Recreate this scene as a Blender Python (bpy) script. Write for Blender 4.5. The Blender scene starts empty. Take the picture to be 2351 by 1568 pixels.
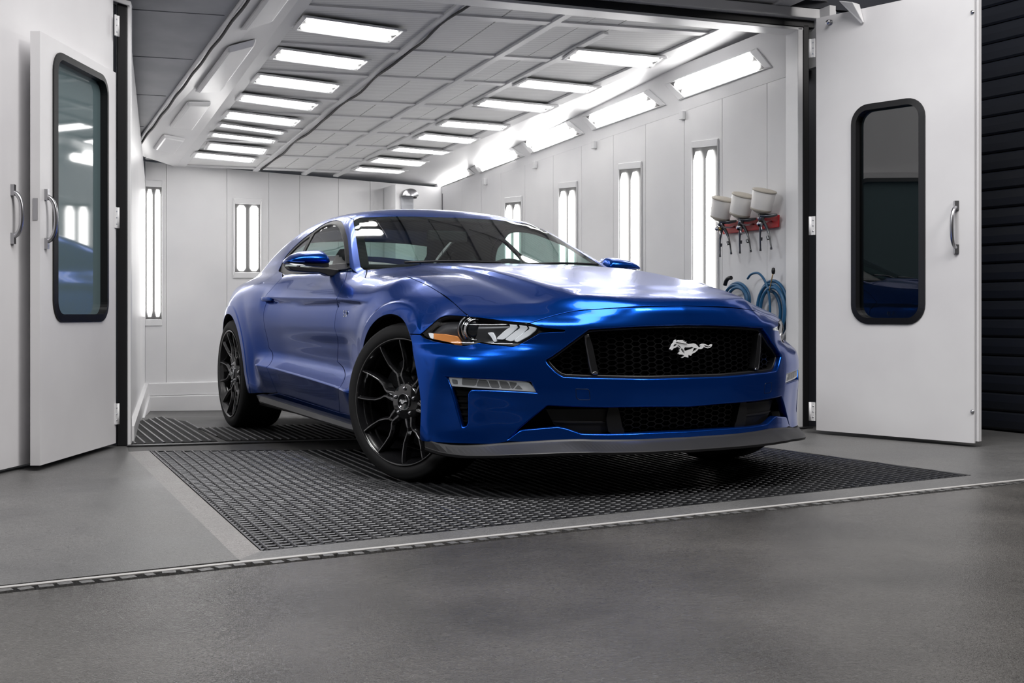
import bpy, bmesh, math, random
import numpy as np
import mathutils
from mathutils import Vector, Matrix
random.seed(7); rng_ = np.random.default_rng(7)

# ------------------------------------------------------------ camera, world, light, exposure
CX, CY, FPX, CAM_H = 1175.5, 720., 2789., .7131          # principal point, focal length in px of the 2351 x 1568 frame
CAR_X, CAR_Y, CAR_YAW = .3109, 5.6102, math.radians(27.06)
scn = bpy.context.scene
cam_d = bpy.data.cameras.new('camera'); cam = bpy.data.objects.new('camera', cam_d)
scn.collection.objects.link(cam); scn.camera = cam
cam.location = (0, 0, CAM_H); cam.rotation_euler = (math.pi/2, 0, 0)
cam_d.sensor_width = 36; cam_d.lens = FPX/2351*36; cam_d.shift_y = (CY - 784)/2351
cam_d.clip_start = .05; cam_d.clip_end = 200

wd = bpy.data.worlds.new('world'); scn.world = wd; wd.use_nodes = True
wd.node_tree.nodes['Background'].inputs[0].default_value = (.80, .86, 1, 1)
wd.node_tree.nodes['Background'].inputs[1].default_value = .05
scn.view_settings.view_transform = 'Standard'; scn.view_settings.look = 'None'
scn.view_settings.gamma = 1; scn.view_settings.use_curve_mapping = False
scn.view_settings.exposure = 0
scn.cycles.max_bounces = 10; scn.cycles.glossy_bounces = 5; scn.cycles.transmission_bounces = 8
scn.cycles.transparent_max_bounces = 12
scn.cycles.use_denoising = True
scn.cycles.sample_clamp_indirect = 8
scn.cycles.caustics_reflective = False; scn.cycles.caustics_refractive = False

def area(name, loc, target, sx, sy, power, col=(1, 1, 1)):
    d = bpy.data.lights.new(name, 'AREA'); d.shape = 'RECTANGLE'; d.size = sx; d.size_y = sy; d.energy = power; d.color = col
    o = bpy.data.objects.new(name, d); scn.collection.objects.link(o); o.location = loc
    o.rotation_euler = (Vector(target) - Vector(loc)).to_track_quat('-Z', 'Y').to_euler()
    return o
# lamps of the hall, above and behind the camera
area('hall_lamp_overhead', (.6, 3.6, 5.1), (.6, 3.8, 0), 4.2, 2.2, 330, (1., .98, .97))
area('hall_lamp_left', (-4.5, 1.0, 5.0), (-2, 6, 1.0), 1.5, 1.5, 190, (.95, .97, 1.))
area('hall_lamp_right', (4.8, 2.0, 5.0), (2.4, 6.5, 1.0), 1.5, 1.5, 220, (1., .97, .95))
# ------------------------------------------------------------ materials
def mat(name, col, rough=.5, metal=0., coat=0., spec=.5, emit=None, estr=0., trans=0., ior=1.45, alpha=1., coat_rough=.03):
    m = bpy.data.materials.new(name); m.use_nodes = True
    b = m.node_tree.nodes['Principled BSDF']
    b.inputs['Base Color'].default_value = (*col, 1); b.inputs['Roughness'].default_value = rough
    b.inputs['Metallic'].default_value = metal; b.inputs['Coat Weight'].default_value = coat
    b.inputs['Coat Roughness'].default_value = coat_rough
    b.inputs['Specular IOR Level'].default_value = spec
    b.inputs['Transmission Weight'].default_value = trans; b.inputs['IOR'].default_value = ior
    b.inputs['Alpha'].default_value = alpha
    if emit: b.inputs['Emission Color'].default_value = (*emit, 1); b.inputs['Emission Strength'].default_value = estr
    return m
def N(m, t, **k):
    n = m.node_tree.nodes.new(t)
    for a, v in k.items(): setattr(n, a, v)
    return n
def LK(m, a, b): m.node_tree.links.new(a, b)
def bsdf(m): return m.node_tree.nodes['Principled BSDF']
def noise_bump(m, scale, strength, dist=.01, detail=4, coord='Object'):
    tc = N(m, 'ShaderNodeTexCoord'); no = N(m, 'ShaderNodeTexNoise'); no.inputs['Scale'].default_value = scale; no.inputs['Detail'].default_value = detail
    bu = N(m, 'ShaderNodeBump'); bu.inputs['Strength'].default_value = strength; bu.inputs['Distance'].default_value = dist
    LK(m, tc.outputs[coord], no.inputs['Vector']); LK(m, no.outputs['Fac'], bu.inputs['Height']); LK(m, bu.outputs['Normal'], bsdf(m).inputs['Normal'])
    return m
def noise_col(m, scale, c0, c1, lo=.35, hi=.65, detail=6, coord='Object', stretch=None, rough=None):
    tc = N(m, 'ShaderNodeTexCoord'); no = N(m, 'ShaderNodeTexNoise'); no.inputs['Scale'].default_value = scale; no.inputs['Detail'].default_value = detail
    v = tc.outputs[coord]
    if stretch:
        mp = N(m, 'ShaderNodeMapping'); mp.inputs['Scale'].default_value = stretch; LK(m, v, mp.inputs['Vector']); v = mp.outputs['Vector']
    LK(m, v, no.inputs['Vector'])
    r = N(m, 'ShaderNodeValToRGB'); e = r.color_ramp.elements
    e[0].position, e[1].position = lo, hi; e[0].color = (*c0, 1); e[1].color = (*c1, 1)
    LK(m, no.outputs['Fac'], r.inputs['Fac']); LK(m, r.outputs['Color'], bsdf(m).inputs['Base Color'])
    if rough:
        mr = N(m, 'ShaderNodeMapRange'); mr.inputs['From Min'].default_value = lo; mr.inputs['From Max'].default_value = hi
        mr.inputs['To Min'].default_value, mr.inputs['To Max'].default_value = rough
        LK(m, no.outputs['Fac'], mr.inputs['Value']); LK(m, mr.outputs['Result'], bsdf(m).inputs['Roughness'])
    return m

M = {}
# metallic blue clear-coated paint: the flakes tilt in a fine noise
M['paint'] = mat('blue_paint', (.0022, .066, .40), .22, .86, .38, .3, coat_rough=.006); bsdf(M['paint']).inputs['Coat IOR'].default_value = 1.38
def _inside(m):      # the unpainted inner side of a pressed sheet
    nt = m.node_tree; ge = N(m, 'ShaderNodeNewGeometry'); mx = N(m, 'ShaderNodeMixShader'); d = N(m, 'ShaderNodeBsdfDiffuse')
    d.inputs['Color'].default_value = (.012, .012, .013, 1)
    out = nt.nodes['Material Output']
    LK(m, ge.outputs['Backfacing'], mx.inputs[0]); LK(m, bsdf(m).outputs[0], mx.inputs[1]); LK(m, d.outputs[0], mx.inputs[2]); LK(m, mx.outputs[0], out.inputs['Surface'])
_inside(M['paint'])
M['black'] = mat('black_plastic', (.008, .008, .009), .38)
M['black_matt'] = mat('matt_black', (.004, .004, .0045), .75, spec=.2)
M['splitter'] = mat('grey_black_textured_plastic', (.016, .016, .0175), .45)
M['grille_black'] = mat('grille_black', (.0035, .0035, .004), .30)
M['rubber'] = mat('tyre_rubber', (.012, .012, .0125), .62, spec=.35)
M['wheel'] = mat('gloss_black_alloy', (.010, .010, .011), .16, .0, 1., .6)
M['wheel_highlight'] = mat('spoke_ridge_highlight', (.10, .10, .105), .22, .6, 1., .6)  # lighter ridge colour imitates highlights along the black spokes
M['chrome'] = mat('chrome', (.82, .83, .85), .08, 1.)
M['satin'] = mat('satin_metal', (.48, .48, .50), .28, 1.)
M['steel'] = mat('disc_steel', (.10, .10, .10), .35, 1.)
M['lamp_white'] = mat('lamp_diffuser', (.92, .93, .95), .22, emit=(.9, .95, 1.), estr=.22)  # weak glow also brightens the small reflector, which is no lamp
M['drl'] = mat('day_lamp_lens', (.42, .43, .45), .16, emit=(.9, .95, 1.), estr=.06)
M['drl_cell'] = mat('day_lamp_cell', (.16, .165, .17), .25)
M['amber'] = mat('amber_reflector', (.85, .33, .10), .25, emit=(.85, .30, .08), estr=.12)  # faint glow added to brighten it; a reflector gives no light
M['lamp_dark'] = mat('lamp_housing', (.055, .055, .058), .28)
M['lens'] = mat('clear_lens', (1, 1, 1), .02, trans=1., ior=1.0)
M['proj'] = mat('projector_glass', (.015, .017, .02), .04, spec=.8)
M['interior'] = mat('dark_interior', (.012, .012, .013), .7)
M['leather'] = mat('black_leather', (.018, .018, .019), .5)
def glass(name, tint, refl=.06, op=0.):
    m = bpy.data.materials.new(name); m.use_nodes = True; nt = m.node_tree; nt.nodes.clear()
    o = nt.nodes.new('ShaderNodeOutputMaterial'); t = nt.nodes.new('ShaderNodeBsdfTransparent'); t.inputs[0].default_value = (*tint, 1)
    g = nt.nodes.new('ShaderNodeBsdfGlossy'); g.inputs['Roughness'].default_value = .01
    # Schlick reflectance, the same from both sides of the thin sheet
    ge = nt.nodes.new('ShaderNodeNewGeometry'); dt = nt.nodes.new('ShaderNodeVectorMath'); dt.operation = 'DOT_PRODUCT'
    nt.links.new(ge.outputs['Normal'], dt.inputs[0]); nt.links.new(ge.outputs['Incoming'], dt.inputs[1])
    def mth(op, a_, b_=None, v=None):
        n_ = nt.nodes.new('ShaderNodeMath'); n_.operation = op
        if a_ is not None: nt.links.new(a_, n_.inputs[0])
        if b_ is not None: nt.links.new(b_, n_.inputs[1])
        return n_
    ab = mth('ABSOLUTE', dt.outputs['Value']); om = mth('SUBTRACT', None, ab.outputs[0]); om.inputs[0].default_value = 1.
    pw = mth('POWER', om.outputs[0]); pw.inputs[1].default_value = 5.
    f = mth('MULTIPLY_ADD', pw.outputs[0]); f.inputs[1].default_value = .90; f.inputs[2].default_value = .035
    mx = nt.nodes.new('ShaderNodeMixShader'); a = nt.links.new
    ad = nt.nodes.new('ShaderNodeMath'); ad.operation = 'ADD'; ad.use_clamp = True; ad.inputs[1].default_value = refl
    a(f.outputs[0], ad.inputs[0]); a(ad.outputs[0], mx.inputs[0]); a(t.outputs[0], mx.inputs[1]); a(g.outputs[0], mx.inputs[2]); a(mx.outputs[0], o.inputs[0])
    return m
M['glass'] = glass('tinted_car_glass', (.60, .74, .70), .02)
M['clear'] = glass('clear_lamp_cover', (.90, .91, .92), .0)
M['door_glass'] = glass('dark_teal_door_glass', (.09, .14, .15), .10)
M['teal_glass'] = mat('frosted_teal_glass', (.115, .165, .175), .04, spec=1.)

def tag(o, label=None, cat=None, group=None, kind=None):
    if label: o['label'] = label
    if cat: o['category'] = cat
    if group: o['group'] = group
    if kind: o['kind'] = kind
    return o
def link(name, me, parent=None, loc=(0, 0, 0), rot=(0, 0, 0)):
    o = bpy.data.objects.new(name, me); scn.collection.objects.link(o)
    o.location = loc; o.rotation_euler = rot
    if parent: o.parent = parent
    return o
def empty(name, loc=(0, 0, 0), rz=0.):
    o = bpy.data.objects.new(name, None); scn.collection.objects.link(o); o.location = loc; o.rotation_euler = (0, 0, rz); o.empty_display_size = .1
    return o

# ------------------------------------------------------------ small mesh builder
class MB:
    def __init__(s): s.v = []; s.f = []; s.sm = []
    def add(s, V, F_, smooth=False):
        b = len(s.v); s.v += [tuple(map(float, p)) for p in V]; s.f += [tuple(b + int(i) for i in f) for f in F_]; s.sm += [smooth]*len(F_)
        return s
    def box(s, c, d, M_=None):
        """centre, full size, optional 3x3 axes"""
        c = np.array(c, float); d = np.array(d, float)/2
        V = np.array([[x, y, z] for x in (-1, 1) for y in (-1, 1) for z in (-1, 1)])*d
        if M_ is not None: V = V@np.array(M_)
        return s.add(V + c, [(0, 1, 3, 2), (4, 6, 7, 5), (0, 4, 5, 1), (2, 3, 7, 6), (0, 2, 6, 4), (1, 5, 7, 3)])
    def hexa(s, a, b):
        """two quads (4 pts each, same order)"""
        return s.add(list(a) + list(b), [(3, 2, 1, 0), (4, 5, 6, 7), (0, 1, 5, 4), (1, 2, 6, 5), (2, 3, 7, 6), (3, 0, 4, 7)])
    def tube(s, P, r, n=10, cap=True, closed=False):
        P = np.asarray(P, float); r = np.broadcast_to(r, (len(P),))
        T = np.gradient(P, axis=0) if not closed else np.roll(P, -1, 0) - np.roll(P, 1, 0)
        T /= np.maximum(np.linalg.norm(T, axis=1), 1e-9)[:, None]
        u = np.cross(T[0], [0, 0, 1.]); 
        if np.linalg.norm(u) < .1: u = np.cross(T[0], [1., 0, 0])
        V = []; 
        for p, t, rr in zip(P, T, r):
            u = u - t*(u@t); u /= max(np.linalg.norm(u), 1e-9); w = np.cross(t, u)
            for k in range(n):
                a = 2*math.pi*k/n; V.append(p + rr*(math.cos(a)*u + math.sin(a)*w))
        m = len(P); F_ = []
        for i in range(m if closed else m-1):
            for k in range(n):
                j = (i+1) % m; F_.append((i*n+k, i*n+(k+1) % n, j*n+(k+1) % n, j*n+k))
        s.add(V, F_, True)
        if cap and not closed:
            b = len(s.v) - len(V)
            s.f += [tuple(b + k for k in range(n))[::-1], tuple(b + (m-1)*n + k for k in range(n))]; s.sm += [False, False]
        return s
    def lathe(s, prof, c=(0, 0, 0), axis=(0, 0, 1), n=32, a0=0., a1=2*math.pi):
        """prof: [(r, h)] along axis"""
        ax = np.array(axis, float); ax /= np.linalg.norm(ax)
        u = np.cross(ax, [0, 0, 1.]); 
        if np.linalg.norm(u) < .1: u = np.cross(ax, [1., 0, 0])
        u /= np.linalg.norm(u); w = np.cross(ax, u); full = abs(a1 - a0 - 2*math.pi) < 1e-6
        m = n if full else n+1; V = []
        for r, h in prof:
            for k in range(m):
                a = a0 + (a1-a0)*k/n; V.append(np.array(c) + ax*h + r*(math.cos(a)*u + math.sin(a)*w))
        F_ = []
        for i in range(len(prof)-1):
            for k in range(n):
                k2 = (k+1) % m; F_.append((i*m+k, i*m+k2, (i+1)*m+k2, (i+1)*m+k))
        return s.add(V, F_, True)
    def prism(s, poly, h, O=(0, 0, 0), U=(1, 0, 0), W=(0, 1, 0), smooth=False):
        """poly 2-D outline in plane O+U,W, extruded by vector h"""
        O, U, W, h = (np.array(a, float) for a in (O, U, W, h)); n = len(poly)
        A = np.array([O + p[0]*U + p[1]*W for p in poly]); B = A + h
        F_ = [tuple(range(n))[::-1], tuple(range(n, 2*n))] + [(i, (i+1) % n, n + (i+1) % n, n + i) for i in range(n)]
        return s.add(np.vstack([A, B]), F_, smooth)
    def ring(s, A, B, smooth=False):
        """strip between two closed loops"""
        n = len(A); return s.add(np.vstack([A, B]), [(i, (i+1) % n, n + (i+1) % n, n + i) for i in range(n)], smooth)
    def mesh(s, name, m=None, fix=True, angle=None):
        me = bpy.data.meshes.new(name); me.from_pydata(s.v, [], s.f)
        me.polygons.foreach_set('use_smooth', s.sm)
        if fix:
            bm = bmesh.new(); bm.from_mesh(me); bmesh.ops.recalc_face_normals(bm, faces=bm.faces); bm.to_mesh(me); bm.free()
        if m: me.materials.append(m)
        me.update(); return me
    def obj(s, name, m=None, parent=None, bevel=0., fix=True, seg=2, **k):
        o = link(name, s.mesh(name, m, fix), parent, **k)
        if bevel:
            b = o.modifiers.new('bevel', 'BEVEL'); b.width = bevel; b.segments = seg; b.limit_method = 'ANGLE'; b.angle_limit = .6
        return o
def copy_obj(o, parent=None, loc=None, rot=None):
    c = o.copy(); scn.collection.objects.link(c)
    if parent is not None: c.parent = parent
    if loc is not None: c.location = loc
    if rot is not None: c.rotation_euler = rot
    return c
def rrect(w, h, r, n=6, cx=0., cy=0.):
    P = []
    for sx, sy, a0 in ((1, 1, 0), (-1, 1, 90), (-1, -1, 180), (1, -1, 270)):
        for k in range(n+1):
            a = math.radians(a0 + 90*k/n); P.append((cx + sx*(w/2-r) + r*math.cos(a), cy + sy*(h/2-r) + r*math.sin(a)))
    return P
# ============================================================ car body: implicit surface
def pchip(xk, Y, x):
    """monotone cubic through knots xk (K,), values Y (K,M) or (K,), at x (N,) -> (N,M) or (N,)"""
    xk = np.asarray(xk, float); Y = np.asarray(Y, float)
    one = Y.ndim == 1
    if one: Y = Y[:, None]
    o = np.argsort(xk); xk = xk[o]; Y = Y[o]
    h = np.diff(xk); d = np.diff(Y, axis=0) / h[:, None]
    m = np.zeros_like(Y)
    a, b = d[:-1], d[1:]
    w1 = (2*h[1:] + h[:-1])[:, None]; w2 = (h[1:] + 2*h[:-1])[:, None]
    with np.errstate(divide='ignore', invalid='ignore'):
        hm = (w1 + w2) / (w1/a + w2/b)
    m[1:-1] = np.where(a*b > 0, hm, 0)
    m[0] = d[0]; m[-1] = d[-1]
    i = np.clip(np.searchsorted(xk, x) - 1, 0, len(xk) - 2)
    t = ((x - xk[i]) / h[i]); t = np.clip(t, -.5, 1.5)[:, None]
    hh = h[i][:, None]
    r = ((1+2*t)*(1-t)**2)*Y[i] + t*(1-t)**2*hh*m[i] + t*t*(3-2*t)*Y[i+1] + t*t*(t-1)*hh*m[i+1]
    return r[:, 0] if one else r

def pchip_rows(zk, V, z):
    """each point has its own row of values V (N,M) at knots zk (M,); evaluate at z (N,)"""
    zk = np.asarray(zk, float)
    h = np.diff(zk); d = np.diff(V, axis=1) / h
    m = np.zeros_like(V)
    a, b = d[:, :-1], d[:, 1:]
    w1 = 2*h[1:] + h[:-1]; w2 = h[1:] + 2*h[:-1]
    with np.errstate(divide='ignore', invalid='ignore'):
        hm = (w1 + w2) / (w1/a + w2/b)
    m[:, 1:-1] = np.where(a*b > 0, hm, 0)
    m[:, 0] = d[:, 0]; m[:, -1] = d[:, -1]
    i = np.clip(np.searchsorted(zk, z) - 1, 0, len(zk) - 2)
    n = np.arange(len(z))
    t = np.clip((z - zk[i]) / h[i], -.6, 1.6); hh = h[i]
    return ((1+2*t)*(1-t)**2)*V[n, i] + t*(1-t)**2*hh*m[n, i] + t*t*(3-2*t)*V[n, i+1] + t*t*(t-1)*hh*m[n, i+1]

def sstep(a, b, x):
    t = np.clip((x - a) / (b - a), 0, 1); return t*t*(3 - 2*t)
def smax(a, b, k):
    h = np.maximum(k - np.abs(a - b), 0) / k
    return np.maximum(a, b) + h*h*k*.25
def smin(a, b, k): return -smax(-a, -b, k)

# --- top of the lower body, z = H(x, w)
H_W = [0, .2, .40, .45, .50, .6, .7, .785, .86, .93]
H_T = {
 .90: [.700,.690,.66,.64,.63,.62,.61,.60,.58,.56],
 .86: [.735,.730,.70,.67,.65,.64,.63,.62,.60,.58],
 .80: [.770,.766,.748,.730,.71,.69,.67,.66,.64,.62],
 .70: [.797,.794,.780,.760,.740,.720,.705,.695,.68,.66],
 .60: [.815,.812,.801,.787,.765,.738,.714,.698,.68,.66],
 .50: [.833,.830,.820,.809,.788,.758,.730,.708,.69,.67],
 .35: [.858,.855,.846,.837,.818,.790,.765,.745,.72,.69],
 .20: [.881,.878,.871,.863,.847,.824,.806,.795,.765,.72],
 0.0: [.911,.908,.902,.895,.882,.865,.854,.848,.82,.77],
 -.2: [.933,.931,.926,.919,.907,.895,.889,.884,.870,.83],
 -.4: [.951,.949,.943,.937,.925,.908,.893,.880,.86,.82],
 -.6: [.964,.962,.956,.949,.937,.920,.902,.886,.867,.84],
 -.8: [.974,.972,.966,.959,.950,.940,.924,.905,.885,.85],
 -1.0:[.985,.983,.976,.968,.96,.955,.95,.947,.935,.92],
 -1.5:[.96,.96,.96,.96,.955,.95,.95,.948,.945,.94],
 -2.1:[.96,.96,.96,.96,.955,.955,.953,.95,.948,.945],
 -2.6:[.96,.96,.96,.96,.955,.955,.953,.95,.945,.93],
 -3.0:[.958,.958,.958,.957,.953,.948,.940,.93,.91,.88],
 -3.4:[.955,.955,.952,.95,.945,.94,.925,.905,.87,.82],
 -3.7:[.960,.960,.955,.95,.94,.925,.90,.87,.82,.77],
 -3.9:[.97,.97,.96,.95,.94,.92,.89,.85,.80,.74],
}
H_X = sorted(H_T); H_V = np.array([H_T[k] for k in H_X])
def Hf(x, w):
    h = pchip_rows(H_W, pchip(H_X, H_V, x), w)
    wc = .45 + .02*sstep(.2, -.7, x)                      # power dome: a crisp edge, a hollow outside it
    a = sstep(.66, .50, x)*sstep(-.80, -.30, x)
    return h + a*(.009*(1 - sstep(wc - .012, wc + .014, w)) - .004 - .006*np.exp(-((w - wc - .06)/.045)**2))

# --- half width of the side, w = S(x, z)
S_Z = [.12,.15,.22,.30,.37,.45,.55,.65,.72,.78,.83,.88,.93,.97]
S_T = {
 .60: [.88,.90,.91,.93,.935,.94,.935,.90,.82,.70,.55,.45,.35,.3],
 .35: [.89,.905,.925,.935,.938,.94,.935,.900,.830,.720,.61,.50,.40,.33],
 .20: [.90,.91,.925,.933,.937,.94,.937,.917,.872,.805,.70,.58,.47,.40],
 0.0: [.90,.91,.925,.932,.936,.938,.938,.930,.908,.868,.803,.70,.58,.50],
 -.2: [.89,.90,.91,.922,.928,.932,.934,.930,.918,.893,.862,.812,.70,.60],
 -.4: [.88,.888,.895,.902,.903,.906,.916,.924,.920,.905,.872,.820,.74,.68],
 -.75:[.855,.862,.868,.866,.858,.852,.874,.908,.914,.905,.876,.835,.785,.74],
 -1.2:[.855,.862,.866,.862,.852,.844,.869,.907,.913,.905,.876,.835,.790,.75],
 -1.7:[.855,.862,.868,.866,.858,.851,.876,.911,.917,.911,.885,.845,.800,.76],
 -2.0: [.86,.868,.880,.888,.884,.880,.897,.922,.928,.922,.905,.872,.815,.765],
 -2.3: [.875,.885,.905,.925,.936,.941,.944,.944,.942,.933,.915,.882,.825,.765],
 -2.72:[.87,.88,.90,.925,.940,.946,.949,.947,.940,.925,.902,.862,.80,.735],
 -3.1: [.82,.83,.85,.870,.878,.882,.884,.880,.868,.850,.826,.790,.735,.68],
 -3.5: [.74,.75,.765,.780,.785,.788,.788,.782,.772,.758,.740,.712,.665,.62],
 -3.8: [.66,.67,.68,.690,.693,.695,.695,.692,.685,.675,.662,.642,.60,.56],
}
S_X = sorted(S_T); S_V = np.array([S_T[k] for k in S_X])
ZCR = lambda x: .353 - .0423*(x + .519)                  # low crease
ZCH_X = [-2.3,-2.08,-1.79,-1.16,-.71,-.385,-.2]; ZCH_Z = [.806,.805,.803,.793,.784,.769,.755]
RF, RR = .372, .372                                       # wheel-arch radii
ZC = .338; XR = -2.72
def Sf(x, z):
    s = pchip_rows(S_Z, pchip(S_X, S_V, x), z)
    # low crease on door, fading at the arches
    a = sstep(-.36, -.55, x)*sstep(-2.22, -2.02, x)
    t = z - ZCR(x)
    up = np.clip(1 - t/.085, 0, 1)**1.5; dn = np.clip(1 + t/.17, 0, 1)
    s = s + a*.077*np.where(t >= 0, up, dn)
    # upper character line: sharp lip with a hollow below it
    zc = pchip(ZCH_X, ZCH_Z, x); t = z - zc
    a = sstep(-.30, -.62, x)*sstep(-2.10, -1.95, x)
    dep = .034*sstep(-.25, -.75, x)*sstep(-2.15, -1.6, x) + .004
    lip = .011*np.clip(1 - t/.09, 0, 1)**1.3
    und = .011 - .033*np.clip(-t/dep, 0, 1)
    low = -.022*np.clip(1 + (t + dep)/.11, 0, 1)**1.4
    s = s + a*np.where(t >= 0, lip, np.where(t > -dep, und, low))
    # wheel-arch lips
    for cx_, R, g in ((0., RF, .010), (XR, RR, .004)):
        r = np.hypot(x - cx_, z - ZC)
        s = s + g*(1 - sstep(R + .048, R + .062, r))*sstep(.1, .25, z) + .010*(1 - sstep(R + .05, R + .17, r))
    return s

# --- front face, x = X(w, z)
X_W = [0, .2, .40, .46, .52, .58, .65, .72, .79, .85, .90, .95]
X_T = {
 .10: [.83,.825,.80,.78,.75,.715,.667,.612,.56,.505,.44,.365],
 .20: [.850,.845,.810,.790,.762,.725,.677,.622,.570,.515,.450,.375],
 .26: [.858,.850,.810,.790,.762,.725,.677,.622,.567,.510,.447,.370],
 .34: [.866,.858,.813,.793,.767,.732,.685,.630,.575,.515,.450,.365],
 .42: [.870,.862,.815,.797,.772,.738,.692,.640,.585,.525,.455,.365],
 .48: [.868,.860,.815,.795,.770,.735,.690,.640,.585,.525,.455,.360],
 .54: [.862,.855,.815,.790,.765,.729,.683,.628,.570,.508,.436,.342],
 .568:[.859,.852,.814,.789,.762,.722,.670,.604,.534,.468,.396,.312],
 .60: [.855,.848,.812,.788,.756,.710,.643,.567,.484,.416,.347,.266],
 .66: [.849,.843,.808,.786,.752,.706,.643,.570,.487,.412,.340,.250],
 .70: [.843,.836,.785,.745,.705,.660,.602,.532,.452,.385,.310,.210],
 .74: [.836,.825,.742,.688,.635,.575,.500,.420,.340,.265,.190,.100],
 .80: [.800,.790,.69,.62,.55,.47,.39,.31,.22,.15,.08,.0],
}
X_Z = sorted(X_T); X_V = np.array([X_T[k] for k in X_Z])       # (Z,W)
def Xf(w, z):
    return pchip_rows(X_W, pchip(X_Z, X_V, z), w)
R_W = [0,.3,.6,.75,.85,.95]
R_V = [-3.88,-3.855,-3.78,-3.70,-3.60,-3.42]
def Xr(w, z):
    return pchip(R_W, R_V, w) - .05*np.exp(-((z-.45)/.12)**2) + .25*np.clip(.35-z, 0, 1) + .06*np.clip((z-.80)/.1, 0, 1)

def f_lower(x, w, z):
    a = smax(z - Hf(x, w), w - Sf(x, z), .05)
    a = smax(a, x - Xf(w, z), .03)
    a = smax(a, Xr(w, z) - x, .05)
    return smax(a, .12 - z, .02)

# --- greenhouse
RC_X = [-1.0,-1.2,-1.4,-1.6,-1.8,-2.0,-2.2,-2.4,-2.7,-3.0,-3.25,-3.5]
RC_Z = [1.218,1.265,1.298,1.317,1.325,1.324,1.313,1.288,1.220,1.118,1.025,.93]
def Gf(x, z):
    t = z - .94
    g = .79 - .49*t - .58*t*np.abs(t)
    return g - .05*np.clip(-1.9 - x, 0, 2) - .10*np.clip(-2.3 - x, 0, 2)**2
def Wf(w, z):
    return -.800 - 2.12*(z - .95) - .55*np.clip(z-1.15, 0, 1)**2 - .22*w*w
def f_upper(x, w, z):
    a = smax(z - (pchip(RC_X, RC_Z, x) - .12*w*w - .20*w**4), w - Gf(x, z), .05)
    a = smax(a, (x - Wf(w, z))*.43, .035)
    return smax(a, .80 - z, .02)
def f_car(P):
    x, w, z = P[:, 0], np.abs(P[:, 1]), P[:, 2]
    lo = f_lower(x, w, z)
    hi = f_upper(x, w, z)
    k = .012 + .06*sstep(-1.7, -2.3, x)
    return smin(lo, hi, k)
def f_low(P): return f_lower(P[:, 0], np.abs(P[:, 1]), P[:, 2])
def f_upp(P): return f_upper(P[:, 0], np.abs(P[:, 1]), P[:, 2])

def normals(f, P, e=.0015):
    G = np.zeros_like(P)
    for i in range(3):
        d = np.zeros(3); d[i] = e
        G[:, i] = f(P + d) - f(P - d)
    return G / np.maximum(np.linalg.norm(G, axis=1), 1e-9)[:, None]

def crossing(f, O, D, t0, t1, n=40, first=True):
    """first sign change of f along O + t D"""
    N = len(O); lo = np.full(N, float(t0)); hi = np.full(N, float(t1)); found = np.zeros(N, bool)
    s0 = f(O + lo[:, None]*D) > 0
    for k in range(1, n + 1):
        act = ~found
        if not act.any(): break
        t = t0 + (t1 - t0)*k/n
        s = f(O[act] + t*D[act]) > 0
        ch = s != s0[act]
        idx = np.where(act)[0]
        hi[idx[ch]] = t; found[idx[ch]] = True
        lo[idx[~ch]] = t
    for k in range(16):
        mid = (lo + hi)/2
        s = (f(O + mid[:, None]*D) > 0) != s0
        hi = np.where(s, mid, hi); lo = np.where(s, lo, mid)
    t = (lo + hi)/2
    return O + t[:, None]*D, found

# charts: 2-D coordinates -> rays that leave the body
class Chart:
    def __init__(s, kind, f, a=0., b=0., tmax=1.6): s.kind, s.f, s.a, s.b, s.tmax = kind, f, a, b, tmax
    def rays(s, q):
        n = len(q); O = np.zeros((n, 3)); D = np.zeros((n, 3))
        if s.kind == 'S':                       # near side (y<0): (x, angle)
            th = q[:, 1]/.55
            O[:, 0] = q[:, 0]; O[:, 1] = -s.a; O[:, 2] = s.b
            D[:, 1] = -np.cos(th); D[:, 2] = np.sin(th)
        elif s.kind == 'B':                     # front wrap: (angle, z) about a vertical axis at x=a
            th = q[:, 0]/.85
            O[:, 0] = s.a; O[:, 2] = q[:, 1]
            D[:, 0] = np.cos(th)*s.b; D[:, 1] = np.sin(th)
        elif s.kind == 'P':                     # fan about an axis along y at (a, b): (angle, y)
            th = q[:, 0]/.75
            O[:, 0] = s.a; O[:, 1] = q[:, 1]; O[:, 2] = s.b
            D[:, 0] = np.cos(th); D[:, 2] = np.sin(th)
        elif s.kind == 'T':
            O[:, 0] = q[:, 0]; O[:, 1] = q[:, 1]; O[:, 2] = s.a; D[:, 2] = 1
        elif s.kind == 'X':                     # (y,z) rays along +x or -x
            O[:, 0] = s.a; O[:, 1] = q[:, 0]; O[:, 2] = q[:, 1]; D[:, 0] = s.b
        return O, D
    def lift(s, q):
        q = np.asarray(q, float)
        O, D = s.rays(q)
        P, ok = crossing(s.f, O, D, .0, s.tmax)
        return P
    def inv(s, P):
        P = np.asarray(P, float)
        if s.kind == 'S': return np.stack([P[:, 0], .55*np.arctan2(P[:, 2]-s.b, -P[:, 1]-s.a)], 1)
        if s.kind == 'B': return np.stack([.85*np.arctan2(P[:, 1], (P[:, 0]-s.a)*s.b), P[:, 2]], 1)
        if s.kind == 'T': return P[:, :2].copy()
        if s.kind == 'P': return np.stack([.75*np.arctan2(P[:, 2]-s.b, P[:, 0]-s.a), P[:, 1]], 1)
        return P[:, 1:].copy()

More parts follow.
